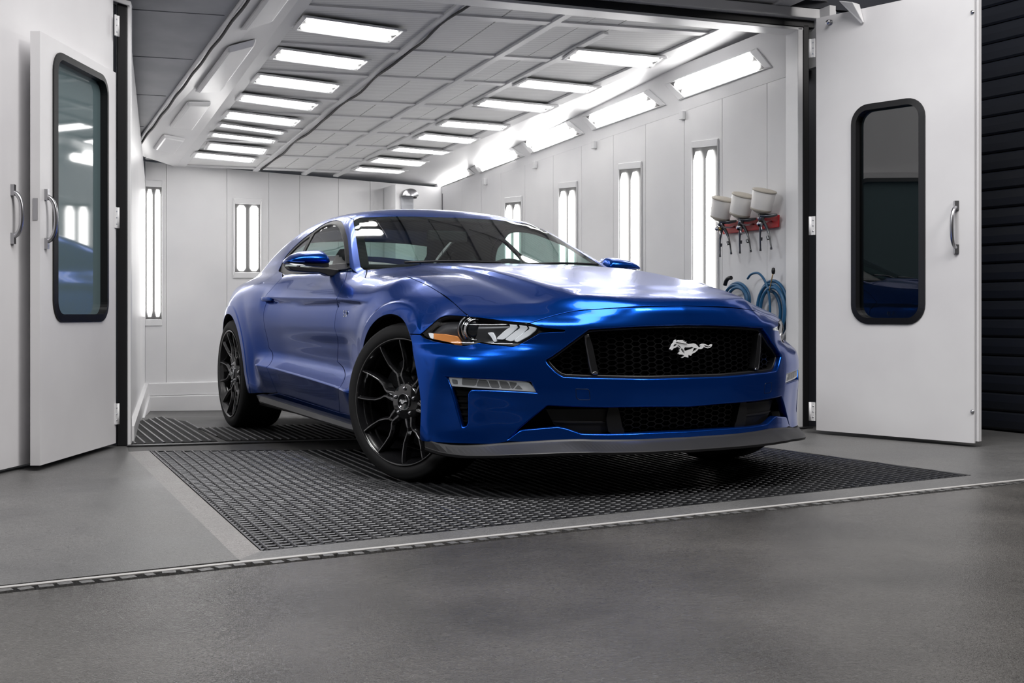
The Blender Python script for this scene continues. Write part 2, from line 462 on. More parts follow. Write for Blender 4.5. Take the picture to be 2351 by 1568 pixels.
CAM_CAR = None
def cam_ray(u, v):
    d = np.array([(u-CX)/FPX, 1., -(v-CY)/FPX]); o = np.array([-CAR_X, -CAR_Y])
    M = np.array([[math.sin(CAR_YAW), -math.cos(CAR_YAW)], [math.cos(CAR_YAW), math.sin(CAR_YAW)]])
    return np.array([*(M@o), CAM_H]), np.array([*(M@d[:2]), d[2]])
def pick(pts, f=None, n=900, t0=3.6, t1=10.5):
    """points of the photograph on the near side of the car -> points on the body"""
    O = []; D = []
    for u, v in pts:
        o, d = cam_ray(u, v); O.append(o); D.append(d)
    P, ok = crossing(f or f_car, np.array(O), np.array(D), t0, t1, n)
    if not ok.all(): print('pick misses', [p for p, k in zip(pts, ok) if not k])
    return P
def on_y(pts, y):
    r = []
    for u, v in pts:
        o, d = cam_ray(u, v); t = (y - o[1])/d[1]; r.append(o + t*d)
    return np.array(r)

def seglen(P): return np.linalg.norm(np.diff(P, axis=0), axis=1)
def resample(P, step, closed=False):
    P = np.asarray(P, float)
    if closed: P = np.vstack([P, P[:1]])
    L = np.concatenate([[0], np.cumsum(seglen(P))])
    n = max(2, int(round(L[-1]/step)) + 1)
    s = np.linspace(0, L[-1], n)
    R = np.stack([np.interp(s, L, P[:, i]) for i in range(P.shape[1])], 1)
    return R[:-1] if closed else R
def smooth_line(P, n=40):
    """Catmull-Rom through the points"""
    P = np.asarray(P, float)
    L = np.concatenate([[0], np.cumsum(np.sqrt(seglen(P)) + 1e-9)])
    t = np.linspace(0, L[-1], n)
    m = np.gradient(P, L, axis=0)
    i = np.clip(np.searchsorted(L, t) - 1, 0, len(L)-2); h = (L[i+1]-L[i])[:, None]; u = ((t-L[i])[:, None])/h
    return ((1+2*u)*(1-u)**2)*P[i] + u*(1-u)**2*h*m[i] + u*u*(3-2*u)*P[i+1] + u*u*(u-1)*h*m[i+1]
def in_poly(Q, poly):
    x, y = Q[:, 0], Q[:, 1]; r = np.zeros(len(Q), bool)
    x0, y0 = poly[:, 0], poly[:, 1]; x1, y1 = np.roll(x0, -1), np.roll(y0, -1)
    for a, b, c, d in zip(x0, y0, x1, y1):
        if b == d: continue
        k = ((b > y) != (d > y))
        r ^= k & (x < (c-a)*(y-b)/(d-b) + a)
    return r
def dist_poly(Q, poly):
    best = np.full(len(Q), 9.)
    for a, b in zip(poly, np.roll(poly, -1, axis=0)):
        ab = b - a; l = max(ab@ab, 1e-12)
        t = np.clip(((Q - a)@ab)/l, 0, 1)
        best = np.minimum(best, np.linalg.norm(Q - a - t[:, None]*ab, axis=1))
    return best
def area2(p): return .5*np.sum(p[:, 0]*np.roll(p[:, 1], -1) - np.roll(p[:, 0], -1)*p[:, 1])

def mesh_from(name, V, Fc, N=None, mat=None, smooth=True):
    me = bpy.data.meshes.new(name)
    me.from_pydata([tuple(v) for v in V], [], [tuple(int(i) for i in f) for f in Fc])
    if smooth: me.polygons.foreach_set('use_smooth', [True]*len(me.polygons))
    if N is not None:
        me.normals_split_custom_set_from_vertices([tuple(n) for n in N])
    if mat: me.materials.append(mat)
    me.update()
    return me

def panel_mesh(name, chart, outline, holes=(), step=.014, gap=.0026, flange=.02, hole_depth=None, mat=None, lines=(), off=0., hole_gap=0., gap_mat=None, hole_round=.005):
    """outline, holes: 3-D points on the body. -> mesh with exact normals, rolled edges"""
    f = chart.f
    loops = []
    for k, lp in enumerate([outline, *holes]):
        q = chart.inv(lp)
        q = resample(q, step*.7, True)
        if (area2(q) > 0) != (k == 0): q = q[::-1]
        g = gap if k == 0 else hole_gap
        if g:
            P = chart.lift(q); n = normals(f, P)
            T = np.roll(P, -1, 0) - np.roll(P, 1, 0); T /= np.maximum(np.linalg.norm(T, axis=1), 1e-9)[:, None]
            inw = np.cross(n, T)
            c = chart.inv(P + inw*.001); 
            s = 1. if in_poly(c, q).mean() > .5 else -1.
            if k: s = -s
            q = chart.inv(P + inw*g*s)
        loops.append(q)
    lo = loops[0].min(0); hi = loops[0].max(0)
    gx = np.arange(lo[0], hi[0], step); gy = np.arange(lo[1], hi[1], step*.87)
    G = np.array([(x + (.5*step if j % 2 else 0), y) for j, y in enumerate(gy) for x in gx])
    keep = in_poly(G, loops[0])
    for h in loops[1:]: keep &= ~in_poly(G, h)
    G = G[keep]
    for l in loops:
        if len(G): G = G[dist_poly(G, l) > step*.45]
    extra = []
    for ln in lines:                                   # crease lines: three rows of points close together
        q = resample(chart.inv(ln), step*.8)
        t = np.gradient(q, axis=0); t /= np.maximum(np.linalg.norm(t, axis=1), 1e-9)[:, None]
        nrm = np.stack([-t[:, 1], t[:, 0]], 1)
        for o in (-.009, -.0035, 0, .0035, .009):
            e = q + nrm*o
            k = in_poly(e, loops[0])
            for h in loops[1:]: k &= ~in_poly(e, h)
            e = e[k]
            for l in loops:
                if len(e): e = e[dist_poly(e, l) > .003]
            extra.append(e)
        if len(G):
            d = np.full(len(G), 9.)
            for a, b in zip(q[:-1], q[1:]):
                ab = b-a; tt = np.clip(((G-a)@ab)/max(ab@ab, 1e-12), 0, 1); d = np.minimum(d, np.linalg.norm(G-a-tt[:, None]*ab, axis=1))
            G = G[d > .013]
    allq = np.vstack(loops + extra + [G]) if len(G) else np.vstack(loops + extra)
    edges = []; k = 0; rng = []
    for l in loops:
        n = len(l); edges += [(k+i, k+(i+1) % n) for i in range(n)]; rng.append((k, n)); k += n
    vo, eo, fo, ov, oe, of = mathutils.geometry.delaunay_2d_cdt([mathutils.Vector(p) for p in allq], edges, [], 0, 1e-6)
    Q = np.array([tuple(v) for v in vo]); T = np.array([t for t in fo if len(t) == 3])
    c = Q[T].mean(1); keep = in_poly(c, loops[0])
    for l in loops[1:]: keep &= ~in_poly(c, l)
    T = T[keep]
    P = chart.lift(Q); N = normals(f, P)
    if off: P = P + N*off
    a = np.cross(P[T[:, 1]]-P[T[:, 0]], P[T[:, 2]]-P[T[:, 0]]); flip = np.einsum('ij,ij->i', a, N[T].mean(1)) < 0
    T[flip] = T[flip][:, ::-1]
    V = [P]; NN = [N]; FF = [tuple(t) for t in T]; base = len(P); dark = []
    first = {}
    for j, src in enumerate(ov):
        for s_ in src: first.setdefault(s_, j)
    for li, (k0, n) in enumerate(rng):
        dep = flange if li == 0 else (hole_depth if hole_depth is not None else flange)
        if not dep: continue
        ids = [first[k0+i] for i in range(n)]
        A = P[ids]; nA = N[ids]; nx = np.roll(A, -1, 0) - np.roll(A, 1, 0)
        out = np.cross(nx, nA); out /= np.maximum(np.linalg.norm(out, axis=1), 1e-9)[:, None]
        rr = .0012 if li == 0 else hole_round
        cen = P.mean(0)
        sgn = 1 if (li == 0) else 1
        # outward direction from the sheet: choose by testing chart polygon
        tq = chart.inv(A + out*.002); ins = in_poly(tq, loops[li])
        want_inside = (li > 0)
        s = np.where(ins == want_inside, 1., -1.)[:, None]
        O_ = out*s
        ph = (0, 30, 60, 90) if li else (0, 90)
        for a_ in ph:
            ca, sa = math.cos(math.radians(a_)), math.sin(math.radians(a_))
            V.append(A + O_*rr*sa - nA*rr*(1 - ca)); NN.append(nA*ca + O_*sa)
        V.append(A + O_*rr - nA*dep); NN.append(O_)
        b0 = base; m_ = len(ph) + 1
        for i in range(n):
            i2 = (i+1) % n
            for r in range(m_ - 1):
                FF.append((b0+r*n+i, b0+r*n+i2, b0+(r+1)*n+i2, b0+(r+1)*n+i))
                if r == m_ - 2 and li == 0 and gap_mat: dark.append(len(FF) - 1)  # gap walls coloured black to put shade into the shut-lines
        base += m_*n
    V = np.vstack(V); NN = np.vstack(NN)
    # orient flange quads
    out = []
    for fc in FF:
        if len(fc) == 4:
            p = V[list(fc)]; nn = np.cross(p[1]-p[0], p[3]-p[0])
            if nn @ (NN[fc[2]] + NN[fc[3]]) < 0: fc = fc[::-1]
        out.append(fc)
    me = mesh_from(name, V, out, NN, mat)
    if dark:
        me.materials.append(gap_mat); mi = np.zeros(len(me.polygons), np.int32); mi[dark] = 1; me.polygons.foreach_set('material_index', mi)
    return me

def mirror_mesh(me, name=None):
    V = np.empty(len(me.vertices)*3); me.vertices.foreach_get('co', V); V = V.reshape(-1, 3)
    N = np.array([tuple(c.vector) for c in me.corner_normals]) if False else None
    L = np.empty(len(me.loops), int); me.loops.foreach_get('vertex_index', L)
    cn = np.empty(len(me.loops)*3); me.corner_normals.foreach_get('vector', cn); cn = cn.reshape(-1, 3)
    VN = np.zeros_like(V); VN[L] = cn
    V = V*[1, -1, 1]; VN = VN*[1, -1, 1]
    F_ = [tuple(p.vertices)[::-1] for p in me.polygons]
    m2 = mesh_from(name or me.name, V, F_, VN)
    for m in me.materials: m2.materials.append(m)
    if not all(p.use_smooth for p in me.polygons[:1]): m2.polygons.foreach_set('use_smooth', [False]*len(m2.polygons))
    mi = np.empty(len(me.polygons), int); me.polygons.foreach_get('material_index', mi); m2.polygons.foreach_set('material_index', mi)
    return m2
# ============================================================ the spray booth and the hall in front of it
def px_dir(u, v): return np.array([(u-CX)/FPX, 1., -(v-CY)/FPX])
EYE = np.array([0, 0, CAM_H])
def at(u, v, Y): return EYE + px_dir(u, v)*Y
def gnd(u, v, z=0.): d = px_dir(u, v); return EYE + d*((z-CAM_H)/d[2])
class Plane:
    def __init__(s, a, b, c):
        s.p = np.array(a, float); n = np.cross(np.array(b)-a, np.array(c)-a); s.n = n/np.linalg.norm(n)
        if s.n @ (EYE - s.p) < 0: s.n = -s.n           # faces the room
    def hit(s, u, v): d = px_dir(u, v); return EYE + d*((s.p-EYE)@s.n/(d@s.n))
    def off(s, h): q = Plane.__new__(Plane); q.p = s.p + s.n*h; q.n = s.n; return q
def slab(quad, n, thick):
    """box from a quad, extruded along -n"""
    q = [np.array(p, float) for p in quad]; return MB().hexa(q, [p - np.array(n)*thick for p in q])
def lerp(a, b, t): return np.array(a)*(1-t) + np.array(b)*t

M['booth'] = noise_bump(noise_col(mat('white_booth_panel', (.80, .80, .81), .28, spec=.5), 1.3, (.70, .70, .715), (.80, .795, .80), .3, .7, 3), 3, .05, .02, 2)
M['booth_trim'] = mat('white_trim', (.74, .74, .75), .35)
M['filter'] = mat('ceiling_filter_cloth', (.80, .80, .80), .9)
def _weave(m):
    tc = N(m, 'ShaderNodeTexCoord'); wv = N(m, 'ShaderNodeTexWave'); wv.inputs['Scale'].default_value = 9; wv.inputs['Distortion'].default_value = 1.5; wv.inputs['Detail'].default_value = 3; wv.bands_direction = 'Y'
    r = N(m, 'ShaderNodeMapRange'); r.inputs['To Min'].default_value = .72; r.inputs['To Max'].default_value = .86
    LK(m, tc.outputs['Object'], wv.inputs['Vector']); LK(m, wv.outputs['Fac'], r.inputs['Value']); LK(m, r.outputs['Result'], bsdf(m).inputs['Base Color'])
_weave(M['filter'])
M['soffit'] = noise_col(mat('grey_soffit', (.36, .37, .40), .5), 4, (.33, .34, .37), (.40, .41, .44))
M['door_white'] = noise_col(mat('white_door_paint', (.72, .71, .72), .42), 1.7, (.66, .65, .665), (.74, .735, .745), .3, .7, 4)
M['seal'] = mat('black_rubber_seal', (.004, .004, .005), .5)
M['navy'] = mat('dark_navy_wall', (.012, .014, .022), .6)
M['slat'] = mat('dark_shutter_slat', (.010, .012, .018), .45)
M['tube'] = mat('lamp_tube', (1, 1, 1), .5, emit=(1., .985, .97), estr=13.)
M['tube2'] = mat('wall_lamp_tube', (1, 1, 1), .5, emit=(1., .985, .97), estr=7.)
M['lamp_tray'] = mat('lamp_reflector_tray', (.13, .13, .13), .4)
M['pit'] = mat('pit_black', (.006, .006, .006), .8)
M['grate'] = noise_bump(mat('galvanised_dark_grate', (.075, .076, .080), .42, .80), 40, .3, .003)
def concrete(name, c0, c1, rough, bump, scale=2.2, spec=.5, grain=95):
    m = mat(name, c0, rough, spec=spec)
    tc = N(m, 'ShaderNodeTexCoord')
    n1 = N(m, 'ShaderNodeTexNoise'); n1.inputs['Scale'].default_value = scale; n1.inputs['Detail'].default_value = 8; n1.inputs['Roughness'].default_value = .55
    n2 = N(m, 'ShaderNodeTexNoise'); n2.inputs['Scale'].default_value = grain; n2.inputs['Detail'].default_value = 3; n2.inputs['Distortion'].default_value = 2.5
    n3 = N(m, 'ShaderNodeTexNoise'); n3.inputs['Scale'].default_value = grain*3.1; n3.inputs['Detail'].default_value = 2
    for n in (n1, n2, n3): LK(m, tc.outputs['Object'], n.inputs['Vector'])
    r = N(m, 'ShaderNodeValToRGB'); r.color_ramp.elements[0].position = .28; r.color_ramp.elements[1].position = .72
    r.color_ramp.elements[0].color = (*c0, 1); r.color_ramp.elements[1].color = (*c1, 1); LK(m, n1.outputs['Fac'], r.inputs['Fac'])
    g = N(m, 'ShaderNodeMapRange'); g.inputs['From Min'].default_value = .3; g.inputs['From Max'].default_value = .7; g.inputs['To Min'].default_value = .55; g.inputs['To Max'].default_value = 1.45
    LK(m, n2.outputs['Fac'], g.inputs['Value'])
    mx = N(m, 'ShaderNodeMixRGB'); mx.blend_type = 'MULTIPLY'; mx.inputs[0].default_value = 1
    LK(m, r.outputs['Color'], mx.inputs[1]); LK(m, g.outputs['Result'], mx.inputs[2]); LK(m, mx.outputs[0], bsdf(m).inputs['Base Color'])
    ad = N(m, 'ShaderNodeMath'); ad.operation = 'MULTIPLY_ADD'; ad.inputs[1].default_value = .45; LK(m, n3.outputs['Fac'], ad.inputs[0]); LK(m, n2.outputs['Fac'], ad.inputs[2])
    bu = N(m, 'ShaderNodeBump'); bu.inputs['Strength'].default_value = bump; bu.inputs['Distance'].default_value = .003
    LK(m, ad.outputs[0], bu.inputs['Height']); LK(m, bu.outputs['Normal'], bsdf(m).inputs['Normal'])
    rr = N(m, 'ShaderNodeMapRange'); rr.inputs['From Min'].default_value = .3; rr.inputs['From Max'].default_value = .7; rr.inputs['To Min'].default_value = rough*.85; rr.inputs['To Max'].default_value = rough*1.2
    LK(m, n1.outputs['Fac'], rr.inputs['Value']); LK(m, rr.outputs['Result'], bsdf(m).inputs['Roughness'])
    return m
M['hall_floor'] = concrete('polished_dark_concrete', (.040, .038, .036), (.105, .100, .094), .20, .55, 1.5)
M['apron'] = concrete('grey_concrete', (.085, .085, .086), (.150, .148, .145), .40, .25, 1.6)
M['strip'] = concrete('light_concrete_strip', (.17, .165, .16), (.24, .23, .225), .45, .3, 3)
M['inner'] = concrete('booth_floor_concrete', (.030, .030, .031), (.070, .068, .066), .55, .3, 1.6)

# ---- floors
def poly_floor(name, pts, m, z=0., thick=.04, parent=None, kind=True):
    P = [np.array([p[0], p[1], z]) for p in pts]; n = len(P)
    mb = MB(); mb.add(P + [p - [0, 0, thick] for p in P], [tuple(range(n)), tuple(range(n, 2*n))[::-1]] + [(i, (i+1) % n, n+(i+1) % n, n+i) for i in range(n)])
    o = mb.obj(name, m, parent)
    if kind and not parent: tag(o, kind='structure')
    return o
T0, T1 = gnd(0, 1352), gnd(2351, 1103)                  # threshold edge
td = (T1 - T0)/np.linalg.norm(T1 - T0); tn = np.array([td[1], -td[0], 0])   # towards the camera
TA, TB = T0 - td*3.5, T1 + td*3.5
fl = poly_floor('floor', [(-9, -7), (9, -7), (9, (TB + tn*.06)[1]), (TB + tn*.06)[:2], (TA + tn*.06)[:2], (-9, (TA + tn*.06)[1])], M['hall_floor'])
tag(fl, 'dark polished concrete floor of the hall before the threshold')
mA, mB, mC, mD = gnd(345, 1035), gnd(602, 1264), gnd(2228, 1091), gnd(1750, 1026)
sA, sB = gnd(295, 1037), gnd(548, 1285)
JL = np.array([-2.072, 6.542, 0]); JR = np.array([1.857, 7.59, 0]); fd = (JR-JL)/np.linalg.norm(JR-JL); fn = np.array([-fd[1], fd[0], 0])
lip = .16
apr = poly_floor('floor_apron', [TA, sB, sA, JL, JL - fd*5, TA - td*1], M['apron'])
tag(apr, 'grey concrete apron in front of the left door')
poly_floor('floor_strip', [sB, mB + (sB-mB)*.02, mA, sA], M['strip'])
nr = mC + (T1-T0)*.0
edge_near = lambda p: p + tn*((T0 - p)@tn)
poly_floor('floor_edge_strip', [sB, edge_near(sB), edge_near(mC)+td*2.5, mC + td*2.5, mC, mB], M['strip'] if False else M['apron'])
poly_floor('floor_apron_right', [mC, mC + td*2.5, TB, TB + [0, 3, 0], JR + fd*4.5, JR, mD], M['apron'])
poly_floor('pit_floor', [mA, mB, mC, mD], M['pit'], -.035)
# white painted edge of the threshold
MB().hexa([T0-td*3, T1+td*3, T1+td*3+tn*-.022, T0-td*3-tn*.022], [p + np.array([0, 0, .0025]) for p in (T0-td*3, T1+td*3, T1+td*3-tn*.022, T0-td*3-tn*.022)]).obj('trim_1', mat('worn_pale_edge', (.42, .41, .40), .5)); tag(bpy.data.objects['trim_1'], kind='structure')
# the joint: a rough brown channel with small blocks in it
M['joint'] = noise_col(mat('brown_joint_filler', (.05, .037, .022), .8), 30, (.010, .008, .006), (.16, .12, .07))
jt = MB().hexa([T0-td*3-[0, 0, .02], T1+td*3-[0, 0, .02], T1+td*3+tn*.06-[0, 0, .02], T0-td*3+tn*.06-[0, 0, .02]], [p - np.array([0, 0, .03]) for p in (T0-td*3, T1+td*3, T1+td*3+tn*.06, T0-td*3+tn*.06)]).obj('trim_2', M['joint']); tag(jt, 'rough brown expansion joint along the threshold', kind='structure')
bm_ = MB().box((0, 0, 0), (.030, .030, .024)).mesh('joint_block', M['apron'])
L_ = np.linalg.norm(T1-T0); k = 0
s_ = -.4
while s_ < L_ + .6:
    p = T0 + td*s_ + tn*(.028 + random.uniform(-.006, .006)) - [0, 0, .008 + random.uniform(0, .004)]
    o = link('joint_block', bm_, jt, p, (0, 0, math.atan2(td[1], td[0]) + random.uniform(-.25, .25))); o.scale = (random.uniform(.8, 1.35), 1, 1); s_ += random.uniform(.046, .060)

# interior floor: level under the car, falling gently to the back
inn = []
for i in range(13):
    for j in range(9):
        p = JL - fd*.6 + fd*(5.4*i/12) + fn*(6.2*j/8); inn.append([p[0], p[1], -.167*min(max((p[1]-8.2)/2.8, 0), 1.3)])
mb = MB(); mb.add(inn, [(i*9+j, (i+1)*9+j, (i+1)*9+j+1, i*9+j+1) for i in range(12) for j in range(8)]); o = mb.obj('floor_booth', M['inner'], fix=True); tag(o, 'concrete floor inside the booth', kind='structure')
poly_floor('floor_doorway', [mA, sA, JL, JR, mD], M['inner'], -.001)

# ---- gratings: every long bar an object of its own
def clip_line(p, d, poly):
    ts = []
    n = len(poly)
    for i in range(n):
        a, b = poly[i][:2], poly[(i+1) % n][:2]; e = b - a; den = d[0]*e[1] - d[1]*e[0]
        if abs(den) < 1e-9: continue
        w = a - p[:2]; t = (w[0]*e[1] - w[1]*e[0])/den; s = (w[0]*d[1] - w[1]*d[0])/den
        if 0 <= s <= 1: ts.append(t)
    return (min(ts), max(ts)) if len(ts) >= 2 else None
def grating(root, poly, d, pitch, w, h, z0, cross_pitch, cw):
    d = d/np.linalg.norm(d); n = np.array([-d[1], d[0], 0]); c0 = poly[0]
    off = [(p - c0)@n for p in poly]; k0, k1 = min(off), max(off)
    o_ = k0 + pitch*.5; cnt = 0
    while o_ < k1:
        r = clip_line(c0 + n*o_, d, poly)
        if r and r[1]-r[0] > .05:
            a = c0 + n*o_ + d*(r[0]+.004); b = c0 + n*o_ + d*(r[1]-.004)
            # top face slightly wavy like worn pressed steel
            m = max(2, int((r[1]-r[0])/.25)); V = []
            for i in range(m+1):
                p = lerp(a, b, i/m); ww = w*(1 + .12*math.sin(i*2.3+o_*40))
                V += [p + n*ww/2 + [0, 0, z0-.004], p + n*ww*.28 + [0, 0, z0], p - n*ww*.28 + [0, 0, z0], p - n*ww/2 + [0, 0, z0-.004], p - n*ww/2 + [0, 0, z0-h], p + n*ww/2 + [0, 0, z0-h]]
            F_ = [(i*6+j, i*6+(j+1) % 6, (i+1)*6+(j+1) % 6, (i+1)*6+j) for i in range(m) for j in range(6)] + [tuple(range(6)), tuple(m*6+j for j in range(6))]
            MB().add(V, F_).obj('grate_bar', M['grate'], root); cnt += 1
        o_ += pitch
    # short cross pieces: too many to pick apart
    off = [(p - c0)@d for p in poly]; o_ = min(off) + cross_pitch*.5; mb = MB()
    while o_ < max(off):
        r = clip_line(c0 + d*o_, n, poly)
        if r and r[1]-r[0] > .05:
            m = max(1, int((r[1]-r[0])/.09)); 
            for i in range(m):
                a = c0 + d*(o_ + random.uniform(-.004, .004)) + n*lerp(r[0]+.004, r[1]-.004, i/m); b = c0 + d*(o_ + random.uniform(-.004, .004)) + n*lerp(r[0]+.004, r[1]-.004, (i+1)/m)
                z = z0 - .004
                mb.add([a - d*cw/2 + [0, 0, z-.003], a + [0, 0, z], b + [0, 0, z], b - d*cw/2 + [0, 0, z-.003], a + d*cw/2 + [0, 0, z-.003], b + d*cw/2 + [0, 0, z-.003]], [(0, 1, 2, 3), (1, 4, 5, 2)])
        o_ += cross_pitch
    tag(mb.obj('grate_cross_wires', M['grate'], root, fix=False), kind='stuff')
    return cnt
gd = mB - mA
g1 = empty('floor_grating', (0, 0, 0)); tag(g1, 'large dark ribbed steel floor grating under the front of the blue coupe', 'grating')
print('bars', grating(g1, [mA, mB, mC, mD], gd, .044, .010, .022, .002, .042, .005))
fr = MB()
for a, b in ((mA, mB), (mB, mC), (mC, mD), (mD, mA)):
    e = (b-a)/np.linalg.norm(b-a); q = np.array([-e[1], e[0], 0]); fr.hexa([a+q*.006, b+q*.006, b-q*.006, a-q*.006], [p + np.array([0, 0, -.03]) for p in (a+q*.006, b+q*.006, b-q*.006, a-q*.006)])
fr.obj('grate_frame', M['grate'], g1)
gz = .014
gi = [gnd(296, 972), gnd(372, 958), gnd(432, 970), gnd(500, 1014), gnd(300, 1021)]
g2 = empty('floor_grating', (0, 0, 0)); tag(g2, 'small ribbed floor grating just inside the doorway at the left wall', 'grating')
grating(g2, gi, gd, .050, .016, .005, .0085, .30, .008); poly_floor('base_plate', gi, M['pit'], .0035, .002, g2)
gi2 = [gnd(455, 984), gnd(640, 977), gnd(1010, 972), gnd(1250, 985), gnd(1240, 1000), gnd(520, 1013)]
g3 = empty('floor_grating', (0, 0, 0)); tag(g3, 'ribbed floor grating behind the front wheels under the middle of the car', 'grating')
grating(g3, gi2, gd, .044, .013, .005, .0085, .30, .008); poly_floor('base_plate', gi2, M['pit'], .0035, .002, g3)
tr3 = MB().hexa([JL+[0, 0, .003], JR+[0, 0, .003], JR - fn*.05+[0, 0, .003], JL - fn*.05+[0, 0, .003]], [p + np.array([0, 0, .008]) for p in (JL, JR, JR - fn*.05, JL - fn*.05)]).obj('trim_3', M['grate']); tag(tr3, 'metal sill across the doorway', kind='structure')

# ---- shell planes
C = Plane(at(335, 371, 11.), at(905, 421, 12.), at(1264, -5, 7.35))
LWa, LWb = at(295, 720, 6.72)*[1, 1, 0], at(333, 720, 11.)*[1, 1, 0]
RWa, RWb = at(1830, 720, 7.75)*[1, 1, 0], at(1015, 720, 12.2)*[1, 1, 0]
up = np.array([0, 0, 1.])
RW = Plane(RWa, RWb, RWa + up); LW = Plane(LWa, LWb, LWa + up)
BW = Plane(LWb, RWb, LWb + up)
# right wall and cove
cvb = [RW.hit(1838, 165), RW.hit(1811.6, 174), RW.hit(1015, 444)]              # cove bottom line on the wall
cvt = [C.hit(1792, 58), C.hit(1765, 69), C.hit(1000, 377)]                     # cove top line on the ceiling
COVE = Plane(cvb[1], cvb[2], cvt[1])
def wall_panels(name, plane, us, vt, vb, zb, label, u_ref_v=None, m=None, gap=.0012):
    """panels between image columns us; top edge given by function vt(u) in the image"""
    root = slab([plane.off(-.03).hit(us[0], vt(us[0])), plane.off(-.03).hit(us[-1], vt(us[-1])), *[np.array([*plane.off(-.03).hit(u, vt(u))[:2], zb]) for u in (us[-1], us[0])]], plane.n, .05).obj(name, M['booth_trim'])
    tag(root, label, kind='structure')
    for a, b in zip(us[:-1], us[1:]):
        A, B = plane.hit(a, vt(a)), plane.hit(b, vt(b)); e = (B-A)*[1, 1, 0]; e /= np.linalg.norm(e)
        A = A + e*gap; B = B - e*gap; q = [A, B, np.array([*B[:2], zb]), np.array([*A[:2], zb])]
        if np.linalg.norm(A-B) < .05: continue
        slab(q, plane.n, .025).obj('wall_panel', m or M['booth'], root, bevel=.0015, seg=1)
    return root
vtR = lambda u: 174 + (u-1811.6)*(174-444)/(1811.6-1015)
wr = wall_panels('wall_right', RW, [1016,1060,1105,1150,1205,1270,1335,1408,1482,1571,1658,1761,1811,1836], vtR, None, -.3, 'white panelled right wall of the booth')
vtB = lambda u: 371 + (u-335)*(421-371)/(905-335)
wb_ = wall_panels('wall_back', BW, [333,382,521,617,688,777,850,908,1015], vtB, None, -.3, 'white panelled back wall of the booth')
wl = slab([LWa + up*2.35, LWb + up*1.95, LWb - up*.3, LWa - up*.3], LW.n, .06).obj('wall_left', M['booth']); tag(wl, 'white left wall of the booth behind the jamb', kind='structure')
bb = MB()
bz = lambda v: BW.hit(330, v)[2]
a, b = LWb, RWb; e = (b-a)/np.linalg.norm(b-a)
for z0, z1, t in ((-.35, bz(909), .05), (bz(909), bz(879), .03)):
    bb.hexa([a + BW.n*t + up*z0, b + BW.n*t + up*z0, b + up*z0, a + up*z0], [a + BW.n*t + up*(z1-.004), b + BW.n*t + up*(z1-.004), b + up*z1, a + up*z1])
tag(bb.obj('baseboard_back', M['booth'], bevel=.006), kind='structure')
bl_ = MB(); a, b = LWa, LWb
for z0, z1, t in ((-.35, .09, .03), (-.35, -.03, .045)): bl_.hexa([a + LW.n*t + up*z0, b + LW.n*t + up*z0, b + up*z0, a + up*z0], [a + LW.n*t + up*z1, b + LW.n*t + up*z1, b + up*z1, a + up*z1])
tag(bl_.obj('baseboard_left', M['booth']), kind='structure')
cv = slab([COVE.hit(1905, 12), COVE.hit(998, 378), COVE.hit(1013, 445), COVE.hit(1905, 142)], COVE.n, .05).obj('wall_cove_right', M['booth']); tag(cv, 'slanted white cove between right wall and ceiling', kind='structure')
# seam clips along the cove's lower edge
for u in (1570, 1367, 1231, 1116):
    p = RW.hit(u, vtR(u)); e = (RWb-RWa); e /= np.linalg.norm(e); k_ = np.linalg.norm(p)/8
    tag(MB().box((0, 0, 0), (.045, .03, .06), np.array([e, RW.n, up])).obj('cove_bracket', M['booth_trim'], loc=p + RW.n*.015 - up*.03, bevel=.004), 'small white bracket under the right cove, ' + {1570: 'nearest the spray guns', 1367: 'second from the spray guns', 1231: 'third from the spray guns', 1116: 'farthest from the spray guns'}[u], 'bracket', 'brackets along the right cove')

# ---- ceiling: filter panels in a grid of rails
ceil = slab([C.off(-.06).hit(250, 365), C.off(-.06).hit(1010, 430), C.off(-.06).hit(1835, 20), C.off(-.06).hit(1600, -260), C.off(-.06).hit(760, -260)], C.n, .0)
Pc = [C.off(-.05).hit(*p) for p in [(250, 362), (1015, 432), (1900, 60), (1900, -260), (800, -330)]]
ceil = MB(); n = len(Pc); ceil.add(Pc + [p - C.n*.05 for p in Pc], [tuple(range(n)), tuple(range(n, 2*n))[::-1]] + [(i, (i+1) % n, n+(i+1) % n, n+i) for i in range(n)])
ceil = ceil.obj('ceiling', M['booth_trim']); tag(ceil, 'booth ceiling of pale filter panels between white rails', kind='structure')
lines = [((693, 0), (410, 383)), ((1065, 0), (586, 390)), ((1180, 105), (697, 398)), ((1180, 184), (770, 402)), ((1640, 75), (960, 372))]
L3 = [(C.hit(*a), C.hit(*b)) for a, b in lines]
rowdir = C.hit(1030, 34) - C.hit(697, 11); rowdir /= np.linalg.norm(rowdir)
def meet(line, p):          # where the row through p crosses a long line (in the ceiling plane)
    a, b = line; d = b - a; A = np.stack([d, -rowdir], 1); s, *_ = np.linalg.lstsq(A, p - a, rcond=None); return a + d*s[0]
rows_px = [(1180, -95), (1105, -35), (1023, 34), (924, 115), (851, 174), (785, 230), (739, 264), (695, 297), (653, 327), (619, 356), (589, 385)]
rowsP = [C.hit(*p) for p in rows_px]
G = [[meet(l, p) for l in L3] for p in rowsP]
for r in range(len(G)-1):
    for c in range(len(L3)-1):
        subs = 2 if c in (1, 2) else 1
        q = [G[r][c], G[r][c+1], G[r+1][c+1], G[r+1][c]]; ctr = sum(q)/4
        q = [p + (ctr-p)*.015 for p in q]
        for k in range(subs):
            a, b = lerp(q[0], q[1], k/subs + .008*(k > 0)), lerp(q[0], q[1], (k+1)/subs - .008*(k < subs-1)); d_, c_ = lerp(q[3], q[2], k/subs + .008*(k > 0)), lerp(q[3], q[2], (k+1)/subs - .008*(k < subs-1))
            o = slab([a, b, c_, d_], C.n, .03); o = o.obj('filter_panel', M['filter'], ceil)
